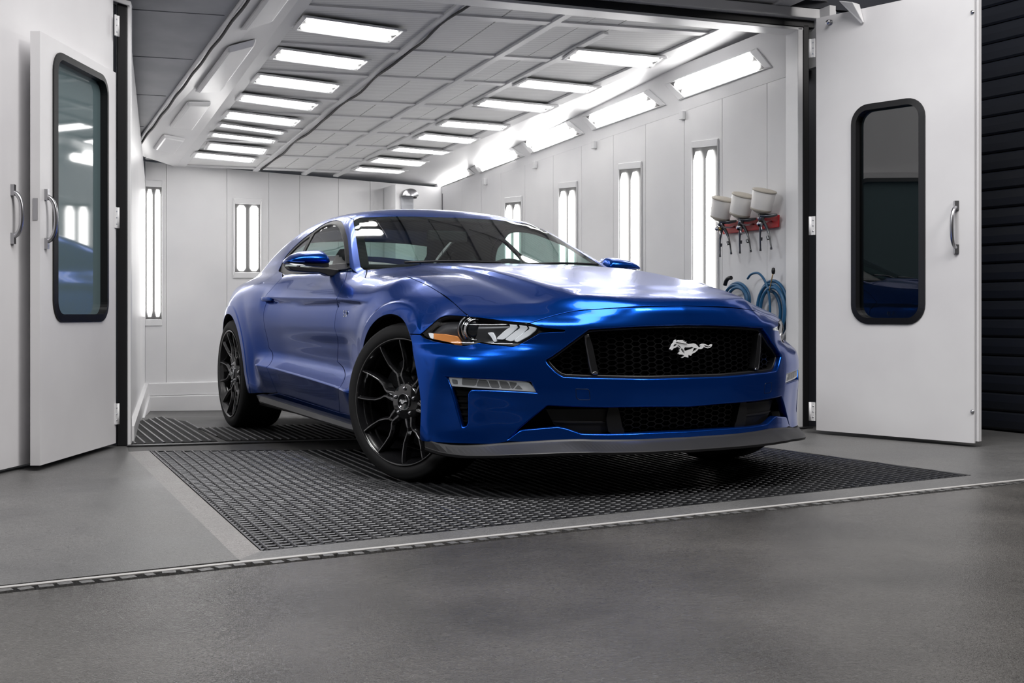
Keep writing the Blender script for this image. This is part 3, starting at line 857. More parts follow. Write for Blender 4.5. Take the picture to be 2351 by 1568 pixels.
def bar3(a, b, w, h, n):
    e = (b-a)/np.linalg.norm(b-a); s = np.cross(e, n); return [a + s*w/2, b + s*w/2, b - s*w/2, a - s*w/2], [p + np.array(n)*h for p in (a + s*w/2, b + s*w/2, b - s*w/2, a - s*w/2)]
for i, (a, b) in enumerate(L3[:5]):
    aa = a + (a-b)*.35
    tag(MB().hexa(*bar3(aa, b, .05 if i in (1, 2, 3) else .10, .018, C.n)).obj('trim_%d' % (4+i), M['booth_trim'], bevel=.004), kind='structure')
for r, p in enumerate(G):
    o = MB().hexa(*bar3(p[0], p[-1], .06 if r % 1 == 0 else .03, .012, C.n)).obj('ceiling_rail', M['booth_trim'], ceil)
# cable along the dark joint
cab = [lerp(L3[1][0] + (L3[1][0]-L3[1][1])*.3, L3[1][1], t) + C.n*(.022 + .006*math.sin(t*60)) + rowdir*(.03 + .01*math.sin(t*37)) for t in np.linspace(0, .98, 60)]
tag(MB().tube(cab, .009, 6).obj('ceiling_cable', M['seal']), 'thin black cable running along a ceiling rail', 'cable')

def tray_light(quad, plane, name, label, cat_, group, tube_m, depth=.02, frame_w=.05, along=0, ntube=2, sag=.0):
    """quad: 4 corners of the lit opening (3-D on plane). Frame, tray and two tubes"""
    q = [np.array(p) for p in quad]; c = sum(q)/4; r = empty(name, c); n = plane.n
    tag(r, label, cat_, group)
    L = lambda p: np.array(p) - c
    o_ = [L(p + (p-c)/np.linalg.norm(p-c)*frame_w) for p in q]; i_ = [L(p) for p in q]
    fr = MB()
    for k in range(4):
        k2 = (k+1) % 4; fr.hexa([o_[k], o_[k2], i_[k2], i_[k]], [p + n*depth for p in (o_[k], o_[k2], i_[k2], i_[k])])
    fr.obj('frame', M['booth_trim'], r, bevel=.004, seg=1)
    MB().hexa(i_, [p + n*.004 for p in i_]).obj('tray', M['lamp_tray'], r)
    for k in range(ntube):
        a, b = (lerp(i_[0], i_[3], (k+.5)/ntube), lerp(i_[1], i_[2], (k+.5)/ntube)) if along == 0 else (lerp(i_[0], i_[1], (k+.5)/ntube), lerp(i_[3], i_[2], (k+.5)/ntube))
        wv = (i_[3]-i_[0]) if along == 0 else (i_[1]-i_[0]); rad = np.linalg.norm(wv)/ntube*.33
        a2, b2 = lerp(a, b, .02), lerp(a, b, .98)
        # flat-oval glowing tube
        e = (b2-a2)/np.linalg.norm(b2-a2); s = np.cross(e, n); V = []
        for t in (0, .04, .5, .96, 1):
            p = lerp(a2, b2, t); sc = .55 if t in (0, 1) else 1
            for j in range(8): an = 2*math.pi*j/8; V.append(p + n*(.008 + rad*.3*sc*(1+math.sin(an))*.5) + s*rad*sc*math.cos(an))
        F_ = [(i*8+j, i*8+(j+1) % 8, (i+1)*8+(j+1) % 8, (i+1)*8+j) for i in range(4) for j in range(8)] + [tuple(range(8)), tuple(32+j for j in range(8))]
        MB().add(V, F_, True).obj('tube', tube_m, r)
    return r
FL = [[(705,36),(925,67),(892,94),(682,65)], [(647.5,109),(844.6,136),(818,157),(626.4,132)], [(599.6,168),(779.5,192),(760,210),(582,187.5)], [(561,213.6),(731.7,235),(712.5,250.7),(548,228)],
      [(529,253),(690,272.5),(674,287),(515.4,268)], [(509.7,281),(653,300.5),(645.6,306),(504,286.5)], [(490.5,302.4),(632,318.5),(626.4,326),(484.8,309.3)], [(484.8,326),(612,338.8),(603.5,351.4),(475,340)], [(454,347.6),(586,360.6),(578.6,370.6),(444.6,358)]]
FR = [[(1329,111),(1522.5,129),(1492,153),(1300,133)], [(1214,180),(1373,197),(1344.5,210),(1184,194.5)], [(1118.7,226),(1275.6,241),(1245,254.6),(1094,239)], [(1028.7,275),(1164.6,286),(1151,296.7),(1007.7,286)],
      [(978.6,305),(1095,317),(1076,326.5),(953.7,316)], [(917.4,335.7),(1034,346.4),(1015,352),(896,343)], [(871.4,360),(978.6,369),(963,379),(848.5,369)], [(827,381.6),(931,389.7),(915.5,395.4),(812,388.5)]]
Cl = C.off(.020)
ordn = ['nearest', 'second', 'third', 'fourth', 'fifth', 'sixth', 'seventh', 'eighth', 'ninth']
for row, nm in ((FL, 'left'), (FR, 'right')):
    for i, q in enumerate(row):
        where = 'nearest the doorway' if i == 0 else 'against the back wall' if i == len(row)-1 else ordn[i] + ' from the doorway'
        tray_light([Cl.hit(*p) for p in q], C, 'ceiling_light', 'bright twin-tube light in the %s ceiling row, %s' % (nm, where), 'light', 'lights in the %s ceiling row' % nm, M['tube'], depth=.015, frame_w=.03)
CVL = [[(1540,191),(1723.5,120.6),(1758,157),(1574,222)], [(1346.5,268),(1478.6,214),(1517,243),(1373,293)], [(1203,325),(1298.6,285),(1333,308),(1229.7,346.5)], [(1086,371),(1161,341),(1197,359),(1111,390.5)], [(992,413.5),(1057.5,383),(1084,400),(1011.5,427)]]
for i, q in enumerate(CVL):
    tray_light([COVE.hit(*p) for p in q], COVE, 'cove_light', 'twin-tube light in the slanted right cove, ' + ['nearest the right door', 'second from the right door', 'third from the right door', 'fourth from the right door', 'farthest from the right door'][i], 'light', 'lights in the right cove', M['tube'], depth=.012, frame_w=.07)
# upright lights on the right wall
for i, (x0, x1, yt, nm) in enumerate(((1591, 1649, 340, 'nearest the spray guns'), (1423, 1473, 390, 'second from the spray guns'), (1285, 1325, 433, 'third from the spray guns'), (1161, 1198, 466, 'farthest from the spray guns'))):
    a, b = RW.hit(x0, yt), RW.hit(x1, yt - (x1-x0)*.10); zb = .42
    tray_light([a, b, np.array([*b[:2], zb]), np.array([*a[:2], zb])], RW, 'wall_light', 'tall upright twin-tube light on the right wall, ' + nm, 'light', 'upright lights on the right wall', M['tube2'], depth=.012, frame_w=.05, along=1)
for (x0, y0_, x1, y1), nm in (((334, 428, 371, 733), 'tall upright twin-tube light in the back left corner beside the jamb'), ((539, 468, 597, 625), 'short upright twin-tube light on the back wall behind the blue coupe')):
    tray_light([BW.hit(x0, y0_), BW.hit(x1, y0_ + 2), BW.hit(x1, y1), BW.hit(x0, y1)], BW, 'wall_light', nm, 'light', None, M['tube2'], depth=.012, frame_w=.06, along=1)

# ---- left side: soffit, stepped channel with lamp housings
S_ = C.off(.14)
s0, s1 = S_.hit(620, -90), S_.hit(296, 350)
sof = slab([s0, s1, s1 - rowdir*2.6, s0 - rowdir*3.2], C.n, -.0)
sof = MB(); P = [s0, s1, s1 - rowdir*2.6, s0 - rowdir*3.4]; sof.add(P + [p - C.n*.04 for p in P], [(0, 1, 2, 3), (7, 6, 5, 4), (0, 1, 5, 4), (1, 2, 6, 5), (2, 3, 7, 6), (3, 0, 4, 7)])
sof = sof.obj('ceiling_soffit', M['soffit']); tag(sof, 'grey soffit over the left side of the booth', kind='structure')
# soffit sheets with fine joints
for i in range(5):
    for j in range(2):
        a, b = lerp(s0, s1, i/5 + .002), lerp(s0, s1, (i+1)/5 - .002); q = [a - rowdir*(1.25*j + .03), b - rowdir*(1.25*j + .03), b - rowdir*(1.25*(j+1)), a - rowdir*(1.25*(j+1))]
        slab([p + C.n*.004 for p in q], C.n, .006).obj('soffit_sheet', M['soffit'], sof)
tag(MB().tube([lerp(s0, s1, t) + C.n*.01 for t in np.linspace(-.2, 1, 30)], .012, 8).obj('trim_9', M['booth_trim']), kind='structure')
tag(MB().tube([lerp(s0, s1, t) + C.n*.014 + rowdir*.03 + C.n*.005*math.sin(t*50) for t in np.linspace(-.2, 1, 50)], .010, 6).obj('soffit_cable', M['seal']), 'black cable drooping along the edge of the grey soffit', 'cable')
e0_, e1_ = C.hit(693, 0), C.hit(410, 383); e0_ = e0_ + (e0_-e1_)*.35
ch0, ch1 = s0 + rowdir*.02, s1 + rowdir*.02
slab([ch0 - C.n*.02, e0_ - C.n*.0, e1_, ch1 - C.n*.02], C.n, .05)
cm = MB(); P = [ch0, e0_ + C.n*.01, e1_ + C.n*.01, ch1]; Q = [p - C.n*.03 for p in P]; cm.hexa(P, Q); cm = cm.obj('wall_cove_left', M['booth']); tag(cm, 'slanted beige cove on the left of the ceiling', kind='structure')
LCV = Plane(ch0, ch1, e0_)
for i, (t0, t1) in enumerate(((.02, .30), (.36, .58), (.63, .78), (.83, .93))):
    a, b = lerp(lerp(ch0, e0_, .28), lerp(ch1, e1_, .28), t0), lerp(lerp(ch0, e0_, .28), lerp(ch1, e1_, .28), t1); d_, c_ = lerp(lerp(ch0, e0_, .72), lerp(ch1, e1_, .72), t0), lerp(lerp(ch0, e0_, .72), lerp(ch1, e1_, .72), t1)
    h = .03; q = [a, b, c_, d_]; ctr = sum(q)/4
    b_ = MB().hexa([p for p in q], [lerp(p, ctr, .12) + LCV.n*h for p in q]); o = b_.obj('cove_lamp_housing', M['booth'], bevel=.015)
    tag(o, 'beige lamp housing in the left cove, ' + ['nearest the doorway', 'second from the doorway', 'third from the doorway', 'fourth from the doorway'][i], 'light', 'lamp housings in the left cove')
q = [BW.off(.12).hit(*p) for p in [(336, 322), (372, 322), (352, 362), (336, 362)]]
tray_light(q, BW, 'cove_light', 'glowing end of the left cove light at the back wall', 'light', None, M['tube2'], depth=.01, frame_w=.02, along=1)
# back corner pier with a hooded lamp
pA, pB = BW.off(.35).hit(908, 428), BW.off(.35).hit(952, 432)
pz0, pz1 = -.3, pA[2] + .02
tag(MB().hexa([np.array([*pA[:2], pz0]), np.array([*pB[:2], pz0]), np.array([*pB[:2], pz0]) - BW.n*.34, np.array([*pA[:2], pz0]) - BW.n*.34], [np.array([*pA[:2], pz1]), np.array([*pB[:2], pz1]), np.array([*pB[:2], pz1]) - BW.n*.34, np.array([*pA[:2], pz1]) - BW.n*.34]).obj('wall_pier', M['booth']), 'white pier in the back right corner', kind='structure')
hp = BW.off(.36).hit(934, 452); hl_ = empty('bulkhead_lamp', hp); tag(hl_, 'grey hooded bulkhead lamp on the white pier above the car roof', 'lamp')
eb = (RWb-LWb)*[1, 1, 0]; eb /= np.linalg.norm(eb); AX = np.array([eb, BW.n, up])
MB().box((0, 0, -.12), (.12, .06, .26), AX).obj('lamp_box', M['soffit'], hl_, bevel=.01)
a_ = np.radians(np.linspace(0, 180, 13)); V = []
for yy in (0, .12):
    for t in a_: V.append(eb*(.075*math.cos(t)) + BW.n*yy + up*(.07*math.sin(t)-.0))
MB().add(V, [(i, i+1, 14+i, 13+i) for i in range(12)] + [tuple(range(13, 26))], True).obj('hood', M['satin'], hl_)
MB().box((0, .06, -.004), (.15, .12, .012), AX).obj('visor', M['seal'], hl_)

# ---- doorway frame
hz1 = at(1844, 65, 7.60)[2]; hz0 = at(1264, 0, 7.17)[2]
HR = np.array([*JR[:2], hz1]); HLp = JL + up*(hz1 + (hz0-hz1)*1.62)
def post(name, p, w, dp, z0, z1, m, o=0., lab=None, depth0=0.):
    a = p + fd*o + fn*depth0; o_ = MB().hexa([a + up*z0, a + fd*w + up*z0, a + fd*w + fn*dp + up*z0, a + fn*dp + up*z0], [a + up*z1, a + fd*w + up*z1, a + fd*w + fn*dp + up*z1, a + fn*dp + up*z1]).obj(name, m, bevel=.004); tag(o_, lab, kind='structure'); return o_
zL = at(292, 8, 6.54)[2]
post('doorframe_seal_left', JL, .050, .06, .0, zL, M['seal'], -.052, 'black rubber seal of the left jamb')
post('doorframe_left', JL, .018, .16, .0, zL+.01, M['booth_trim'], .0, 'white left jamb')
o = MB().box((0, 0, 0), (.10, .14, .025), np.array([fd, fn, up])).obj('doorframe_cap', M['booth_trim'], loc=JL + fd*-.03 + fn*.05 + up*(zL+.012), rot=(0, .25, 0), bevel=.005); tag(o, 'white cap on top of the left jamb', kind='structure')
post('doorframe_seal_right', JR, .040, .06, .0, hz1+.02, M['seal'], -.040, 'black rubber seal of the right jamb')
post('doorframe_right', JR, .035, .16, .0, hz1, M['booth_trim'], -.078, 'white right jamb')
def beam(name, z_lo, z_hi, y0_, y1, m, lab, x0=-.1, x1=.05):
    a, b = HLp + fd*x0, HR + fd*x1; A = [a + up*z_lo + fn*y0_, b + up*z_lo + fn*y0_, b + up*z_lo + fn*y1, a + up*z_lo + fn*y1]
    o = MB().hexa(A, [p + up*(z_hi-z_lo) for p in A]).obj(name, m, bevel=.004); tag(o, lab, kind='structure'); return o
beam('doorframe_head', -.018, .0, .0, .16, M['booth_trim'], 'white head of the doorway', -.1, -.04)
beam('doorframe_seal_head', .0, .045, .0, .06, M['seal'], 'black rubber seal under the door head')
beam('doorframe_head_trim', .045, .105, -.05, .10, M['booth_trim'], 'white trim above the doorway', -.1, .16)
a, b = HLp - fd*4, HR + fd*2.2
P = [a + up*.10, b + up*.105, b + up*2.6, a + up*2.6]; o = slab(P, -fn, .05).obj('wall_front', M['navy']); tag(o, 'dark navy wall above the booth doorway', kind='structure')
# side returns of the booth front (outside the opening)
for p, s, nm in ((JR + fd*.0, 1, 'right'),):
    P = [p + fn*.10, p + fd*1.2*s + fn*.10, p + fd*1.2*s + fn*.10 + up*2.6, p + fn*.10 + up*2.6]; tag(slab(P, -fn, .04).obj('wall_front_' + nm, M['navy']), kind='structure')
P = [JL - fd*.06 + fn*.08, JL - fd*3 + fn*.08, JL - fd*3 + fn*.08 + up*3.4, JL - fd*.06 + fn*.08 + up*3.4]; tag(slab(P, -fn, .04).obj('wall_front_left', M['navy']), kind='structure')

# ---- doors
def door_leaf(parent, A, B, z0, z1, nrm, th, win, m, gl='door_glass'):
    """flat leaf from A to B (ground points); win: (s0, s1, z0, z1, r) rounded opening"""
    e = (B-A)/np.linalg.norm(B-A); Lg = np.linalg.norm(B-A)
    out = np.array([(0, z0), (Lg, z0), (Lg, z1), (0, z1)], float); hole = np.array(rrect(win[1]-win[0], win[3]-win[2], win[4], 7, (win[0]+win[1])/2, (win[2]+win[3])/2)) if win else None
    loops = [out] + ([hole] if win else []); pts = [Vector(p) for l in loops for p in l]; ed = []; k = 0
    for l in loops: ed += [(k+i, k+(i+1) % len(l)) for i in range(len(l))]; k += len(l)
    vo, eo, fo, *_ = mathutils.geometry.delaunay_2d_cdt(pts, ed, [], 0, 1e-5); Q = np.array([tuple(v) for v in vo])
    T = [t for t in fo if not (win and in_poly(Q[list(t)].mean(0)[None], hole)[0])]
    P3 = lambda q, d=0: np.array(A) + e*q[0] + up*q[1] - np.array(nrm)*d
    mb = MB(); n = len(Q); mb.add([P3(q) for q in Q] + [P3(q, th) for q in Q], [tuple(t) for t in T] + [tuple(n+i for i in t)[::-1] for t in T])
    for l in loops: mb.ring([P3(q) for q in l], [P3(q, th) for q in l])
    o = mb.obj('leaf', m, parent)
    if win:
        w0, h0 = win[1]-win[0], win[3]-win[2]; cx_, cz_ = (win[0]+win[1])/2, (win[2]+win[3])/2
        r1 = rrect(w0+.05, h0+.05, win[4]+.025, 7, cx_, cz_); r2 = rrect(w0-.02, h0-.02, win[4]-.01, 7, cx_, cz_)
        fr = MB(); fr.ring([P3(q, -.008) for q in r1], [P3(q, -.014) for q in r2]); fr.ring([P3(q, -.014) for q in r2], [P3(q, th) for q in r2]); fr.ring([P3(q, .0) for q in r1], [P3(q, -.008) for q in r1])
        f_ = fr.obj('window_gasket', M['seal'], parent)
        g_ = MB(); nn = len(r2); g_.add([P3(q, th*.55) for q in rrect(w0, h0, win[4], 7, cx_, cz_)], [tuple(range(nn))]); g_.obj('window_pane', M[gl], parent)
    return o
def pull(parent, P, e, nrm, L, m, name='handle'):
    """bow handle, vertical, centre P"""
    h = .045; pts = [(-L/2, 0), (-L/2+.012, h*.55), (-L/2+.05, h), (L/2-.05, h), (L/2-.012, h*.55), (L/2, 0)]
    path = smooth_line(np.array([P + up*a + nrm*b for a, b in pts]), 22)
    b = MB(); b.tube(path, .0105, 10); b.box(P + up*(L/2+.006) + nrm*.004, (.022, .022, .05)); b.box(P - up*(L/2+.006) + nrm*.004, (.022, .022, .05)); b.obj(name, m, parent)
def hinge(parent, P, e, nrm, L=.11):
    b = MB(); b.box(P + nrm*.004, (.030, .008, L), np.array([e, nrm, up])); b.tube([P + e*.016 + nrm*.008 - up*L/2, P + e*.016 + nrm*.008 + up*L/2], .008, 8); b.obj('hinge', M['booth_trim'], parent)
    for k in (-.3, 0, .3):
        MB().lathe([(.0001, .003), (.004, .002), (.005, 0)], P + nrm*.008 + up*L*k - e*.004, nrm, 8).obj('screw', M['satin'], parent)
# right leaf
rA = gnd(1874, 996); rB = gnd(2228, 1026.5); e = (rB-rA)/np.linalg.norm(rB-rA); nr_ = np.array([e[1], -e[0], 0]); 
if nr_@(EYE-rA) < 0: nr_ = -nr_
DRp = Plane(rA, rB, rA + up); ztop = at(1877, 42, rA[1])[2]
dr_ = empty('booth_door', rA); tag(dr_, 'tall white booth door leaf on the right with a dark rounded window', 'door', 'open booth doors'); 
Z_ = np.zeros(3)
def sc(u, v): p = DRp.hit(u, v); return (p-rA)@e, p[2]
s0w, s1w = sc(1957, 480)[0], sc(2123, 480)[0]; zt = (sc(1980, 247)[1] + sc(2095, 222)[1])/2; zb = (sc(1980, 742)[1] + sc(2095, 742)[1])/2
door_leaf(dr_, Z_, rB-rA, .022, ztop, nr_, .05, (s0w+.02, s1w-.02, zb+.02, zt-.02, .085), M['door_white'])
MB().hexa([e*((rB-rA)@e) - nr_*a + up*.022 for a in (.0, .014)] + [e*((rB-rA)@e+.02) - nr_*a + up*.022 for a in (.014, .0)], [e*((rB-rA)@e) - nr_*a + up*ztop for a in (.0, .014)] + [e*((rB-rA)@e+.02) - nr_*a + up*ztop for a in (.014, .0)]).obj('edge_strip', M['door_white'], dr_)
Lr = np.linalg.norm(rB-rA)
MB().box(e*(Lr+.012) - nr_*.022 + up*(ztop/2+.02), (.006, .010, ztop-.02), np.array([e, nr_, up])).obj('edge_seal', M['soffit'], dr_)
MB().box(e*(Lr+.022) - nr_*.045 + up*(ztop/2+.02), (.018, .03, ztop-.02), np.array([e, nr_, up])).obj('edge_strip', M['door_white'], dr_)
pc_ = DRp.hit(2196, 522) - rA; hl_len = DRp.hit(2196, 475)[2] - DRp.hit(2196, 570)[2]
pull(dr_, pc_, e, nr_, hl_len, M['satin'], 'handle')
for v in (110, 518, 945): p = DRp.hit(1871, v) - rA; hinge(dr_, p - e*.012, -e, nr_)
kp = DRp.hit(1906, 52) - rA; MB().lathe([(.0001, .03), (.012, .028), (.015, .02), (.008, .012), (.008, 0), (.018, 0)], kp, nr_, 16).obj('stop_knob', M['satin'], dr_)
bk = [DRp.hit(*p) - rA for p in [(1945, 8), (1975, 10), (1985, 52), (1979, 56)]]
b_ = MB(); b_.hexa([p + nr_*.004 for p in bk], [bk[0] + nr_*.09, bk[1] + nr_*.08, bk[2] + nr_*.012, bk[3] + nr_*.012]); b_.obj('stop_bracket', M['booth_trim'], dr_, bevel=.004)
for v in (28, 945): p = DRp.hit(2233, v) - rA; MB().lathe([(.0001, .008), (.010, .006), (.011, 0)], p, nr_, 12).obj('screw', M['satin'], dr_)

# left leaf: large leaf with a small personnel door ajar in it
lA = gnd(268, 1027.5); lB0 = gnd(0, 1092); e2 = (lB0-lA)/np.linalg.norm(lB0-lA); n2 = np.array([e2[1], -e2[0], 0]); n2 = n2 if n2@(EYE-lA) > 0 else -n2
dl_ = empty('booth_door', lA - n2*.02); tag(dl_, 'white booth door leaf on the far left with a grey pull handle, in shadow behind the glazed door', 'door', 'open booth doors')
door_leaf(dl_, np.zeros(3), e2*2.3, .02, 2.9, n2, .06, None, M['door_white'])
DLp = Plane(lA - n2*.02, lB0 - n2*.02, lA - n2*.02 + up)
p = DLp.hit(27, 492) - (lA - n2*.02); hL = DLp.hit(27, 440)[2] - DLp.hit(27, 545)[2]; pull(dl_, p, e2, n2, hL, M['satin'])
pA_ = gnd(266, 1028); pB_ = gnd(92, 1081.5); e3 = (pB_-pA_)/np.linalg.norm(pB_-pA_); n3 = np.array([e3[1], -e3[0], 0]); n3 = n3 if n3@(EYE-pA_) > 0 else -n3
PDp = Plane(pA_, pB_, pA_ + up); zt3 = at(94, 71, pB_[1])[2]
dp_ = empty('glazed_door', pA_); tag(dp_, 'narrow white personnel door standing ajar with a teal rounded window and grey pull handle', 'door')
def sc3(u, v): q = PDp.hit(u, v); return (q-pA_)@e3, q[2]
w0, w1 = sc3(246, 480)[0], sc3(121.5, 480)[0]; zt_ = (sc3(150, 128)[1] + sc3(215, 165)[1])/2; zb_ = (sc3(150, 734)[1] + sc3(215, 737)[1])/2
door_leaf(dp_, np.zeros(3), pB_-pA_, .025, zt3, n3, .045, (w0+.02, w1-.02, zb_+.02, zt_-.02, .075), M['door_white'], 'teal_glass')
p = PDp.hit(104, 503) - pA_; hL = PDp.hit(104, 450)[2] - PDp.hit(104, 556)[2]; pull(dp_, p, e3, n3, hL, M['satin'])
for v in (60, 500, 950):
    q = PDp.hit(267, v) - pA_; 
    if q[2] < 2.6: hinge(dp_, q + e3*.012, -e3, n3)
L3_ = np.linalg.norm(pB_-pA_); MB().box(e3*(L3_) - n3*.022 + up*PDp.hit(92, 480)[2], (.004, .022, .10), np.array([e3, n3, up])).obj('latch_plate', M['satin'], dp_)

# ---- dark roller shutter at the right
shA = gnd(2246, 985); sd_ = np.array([.48, -.877, 0]); sn = np.array([-.877, -.48, 0])
sh = slab([shA - sd_*.9 - sn*.05, shA + sd_*4 - sn*.05, shA + sd_*4 - sn*.05 + up*4.6, shA - sd_*.9 - sn*.05 + up*4.6], sn, .05).obj('wall_right_hall', M['navy']); tag(sh, 'dark roller shutter wall of slats beside the right door', kind='structure')
smesh = MB(); Ls = 4.9; prof = [(0, .002), (.012, .010), (.055, .013), (.098, .010), (.107, .001)]
V = [a for x in (0, Ls) for a in [np.array([x, d, z]) for z, d in prof] + [np.array([x, -.02, .107]), np.array([x, -.02, 0])]]; n = 7
smesh.add(V, [(j, (j+1) % n, n+(j+1) % n, n+j) for j in range(n)] + [tuple(range(n)), tuple(n+j for j in range(n))]); sme = smesh.mesh('shutter_slat', M['slat'])
for k in range(36):
    o = link('shutter_slat', sme, sh); o.matrix_local = Matrix(((sd_[0], sn[0], 0, (shA - sd_*.9)[0]), (sd_[1], sn[1], 0, (shA - sd_*.9)[1]), (0, 0, 1, .012 + k*.112), (0, 0, 0, 1)))

# ---- the hall around the camera: dark walls and ceiling
def hall(name, pts, n, m, lab=None): tag(slab(pts, n, .1).obj(name, m), lab, kind='structure')
M['hall_wall'] = mat('dark_hall_wall', (.035, .036, .042), .7)
hall('wall_hall_back', [(-9, -7, 0), (9, -7, 0), (9, -7, 5.6), (-9, -7, 5.6)], (0, 1, 0), M['hall_wall'])
hall('wall_hall_left', [(-8, -7, 0), (-8, 9, 0), (-8, 9, 5.6), (-8, -7, 5.6)], (1, 0, 0), M['hall_wall'])
hall('wall_hall_right', [(8.5, -7, 0), (8.5, 9, 0), (8.5, 9, 5.6), (8.5, -7, 5.6)], (-1, 0, 0), M['hall_wall'])
hall('ceiling_hall', [(-9, -7, 5.5), (9, -7, 5.5), (9, 9, 5.5), (-9, 9, 5.5)], (0, 0, -1), M['hall_wall'])
# ============================================================ the car
def side(x, z):
    x = np.atleast_1d(np.asarray(x, float)); z = np.broadcast_to(np.asarray(z, float), x.shape)
    return np.stack([x, -Sf(x, z), z], 1)
def arc3(cx_, R, a0, a1, n=24):
    a = np.radians(np.linspace(a0, a1, n)); return side(cx_ + R*np.cos(a), ZC + R*np.sin(a))
def cat(*L): return np.vstack(L)
def mir(P): return P*[1, -1, 1]
LOW = lambda P: f_low(P)
chT = Chart('T', f_low, .45, 0, .9)
chH = Chart('P', f_low, -.05, .35, 1.4)
chTu = Chart('T', f_upp, .85, 0, .8)
chS = Chart('S', f_car, .30, .55, 1.2)
chSl = Chart('S', f_low, .30, .55, 1.2)
chB = Chart('B', f_low, -.25, 1., 1.6)
chR = Chart('B', f_low, -2.9, -1., 1.6)
chX = Chart('X', f_upp, -2.0, 1., 1.8)

car = empty('car', (CAR_X, CAR_Y, 0), math.atan2(-math.cos(CAR_YAW), math.sin(CAR_YAW)))
tag(car, 'glossy blue two-door coupe with black wheels parked in the doorway of the white spray booth', 'car')

def both(name, me, parent=None):
    a = link(name, me, parent or car); b = link(name, mirror_mesh(me), parent or car); return a, b

# ---- lines traced on the near side
CUT = smooth_line(pick([(838,638),(868,638),(908,636.5),(947,640),(967,648.5),(985,657),(1010,672),(1040,694),(1063,715),(1076.6,726.4)], LOW), 60)
SEAM = pick([(842,620),(838,638)], LOW)
HLT = smooth_line(pick([(1076.6,726.4),(1120,731.5),(1169,738),(1216,742)], LOW), 24)
NOSE = smooth_line(pick([(1216,742),(1260,728),(1307,716),(1360,710.5),(1420,707),(1500,703.5)], LOW), 40)
NOSE = cat(NOSE, [[.832, 0, .745]])
HLO = smooth_line(pick([(1076.6,726.4),(1050,724.6),(1024,724.4),(1012,727.7),(990,746),(964.5,768)], LOW), 40)
cow = np.array([[-.845,-.66,.94],[-.82,-.5,.95],[-.80,-.25,.96],[-.79,0,.96]])
hood_half = cat(NOSE[::-1][:-1], HLT[::-1][:-1], CUT[::-1][:-1], SEAM[::-1], cow[:-1])
hood_out = cat(hood_half, [[-.79,0,.96]], mir(hood_half[1:])[::-1])
CRE = smooth_line(pick([(1116,617.5),(1121.7,619.6),(1160,632),(1223.8,656),(1278,680),(1307,716)], LOW), 50)
hood = link('hood', panel_mesh('hood', chH, hood_out, step=.016, mat=M['paint'], gap_mat=M['black_matt'], lines=[CRE, mir(CRE)], flange=.03), car)

DF = pick([(799,619.5),(793.7,639),(785,660),(775,683),(775.5,707),(774.5,773),(774,830),(779,890),(780,948)], LOW)
DB = pick([(780,948),(710,926),(643.4,905.5)], LOW)
DR = pick([(643.4,905.5),(636.5,901),(633.5,895),(622.8,869),(618,838),(617.5,799),(608,753),(606,715),(608,684),(620,668),(636.7,649.7),(648,637),(654,630.5)], LOW)
BELT = np.array([[x, -.792+.0*x, .944] for x in np.linspace(DR[-1][0], DF[0][0], 8)])
def near(x0, x1, zf, n=40):
    x = np.linspace(x0, x1, n); return side(x, zf(x))
chline = near(-2.2, -.30, lambda x: pchip(ZCH_X, ZCH_Z, x), 90)
crline = near(-2.25, -.36, ZCR, 90)
groove = near(-2.2, -.30, lambda x: pchip(ZCH_X, ZCH_Z, x) - .006, 90)

seamF = pick([(940,767),(964.5,768)], LOW)
a_f0 = math.degrees(math.asin((.622 - ZC)/RF))
archF = arc3(0, RF, a_f0, 197, 60)
lipF = arc3(0, RF + .053, 20, 170, 60)
fender_out = cat(SEAM[:1], SEAM[1:2], CUT[1:], HLO[1:], seamF[::-1][1:], archF, side([-.42,-.5,-.62], [.235,.236,.233]), DF[::-1])
fe = panel_mesh('fender', chSl, fender_out, step=.014, mat=M['paint'], gap_mat=M['black_matt'], lines=[chline[:-2], crline, lipF])
both('fender', fe)
door_out = cat(DF, DB[1:], DR[1:], BELT[1:-1])
do = panel_mesh('door', chSl, door_out, step=.014, mat=M['paint'], gap_mat=M['black_matt'], lines=[chline, crline])
doors = both('door', do)
# sill strip under the door
sill_out = cat(DB, DR[1:2], side([-1.86,-1.95,-2.06],[.262,.255,.245]), side([-2.06,-1.9,-1.2,-.5,-.45],[.215,.20,.19,.175,.17]), side([-.44,-.5,-.62],[.22,.235,.233]))
both('sill', panel_mesh('sill', chSl, sill_out, step=.016, mat=M['paint'], gap_mat=M['black_matt'], gap=.001))

# quarter panel with the roof rail
archR = arc3(XR, RR, -16, 196, 60)
lipR = arc3(XR, RR + .053, 0, 180, 60)
UP = lambda P: f_upp(P)
win_top = smooth_line(pick([(648,627),(644,624),(640,619),(655,590),(690,553),(720,530),(750,511),(768,506),(781,507)], f_car), 60)
ditch = np.array([[-1.50,-.572,1.232],[-1.6,-.565,1.25],[-1.8,-.555,1.265],[-2.0,-.545,1.268],[-2.2,-.535,1.255],[-2.4,-.525,1.23],[-2.62,-.52,1.17],[-2.9,-.545,1.07],[-3.12,-.58,.99]])
tail = np.array([[-3.22,-.62,.955],[-3.5,-.64,.94],[-3.62,-.66,.90]])
tseam = side([-3.40,-3.34,-3.30,-3.2,-3.09],[.84,.72,.62,.52,.45])
tseam = np.array([[-3.58,-.68,.86],[-3.50,-.77,.80],[-3.42,-.81,.70],[-3.34,-.83,.60],[-3.2,-.86,.52]])
rear_arch_end = math.degrees(math.asin((.50 - ZC)/RR))
archR = arc3(XR, RR, -16, 180 - rear_arch_end, 60)
ap_top = np.array([[-1.56,-.60,1.215]])
q_out = cat(DR[1:-1], win_top[:-3], ditch, tail, tseam, archR[::-1], side([-2.10,-2.0,-1.90],[.250,.256,.262]))
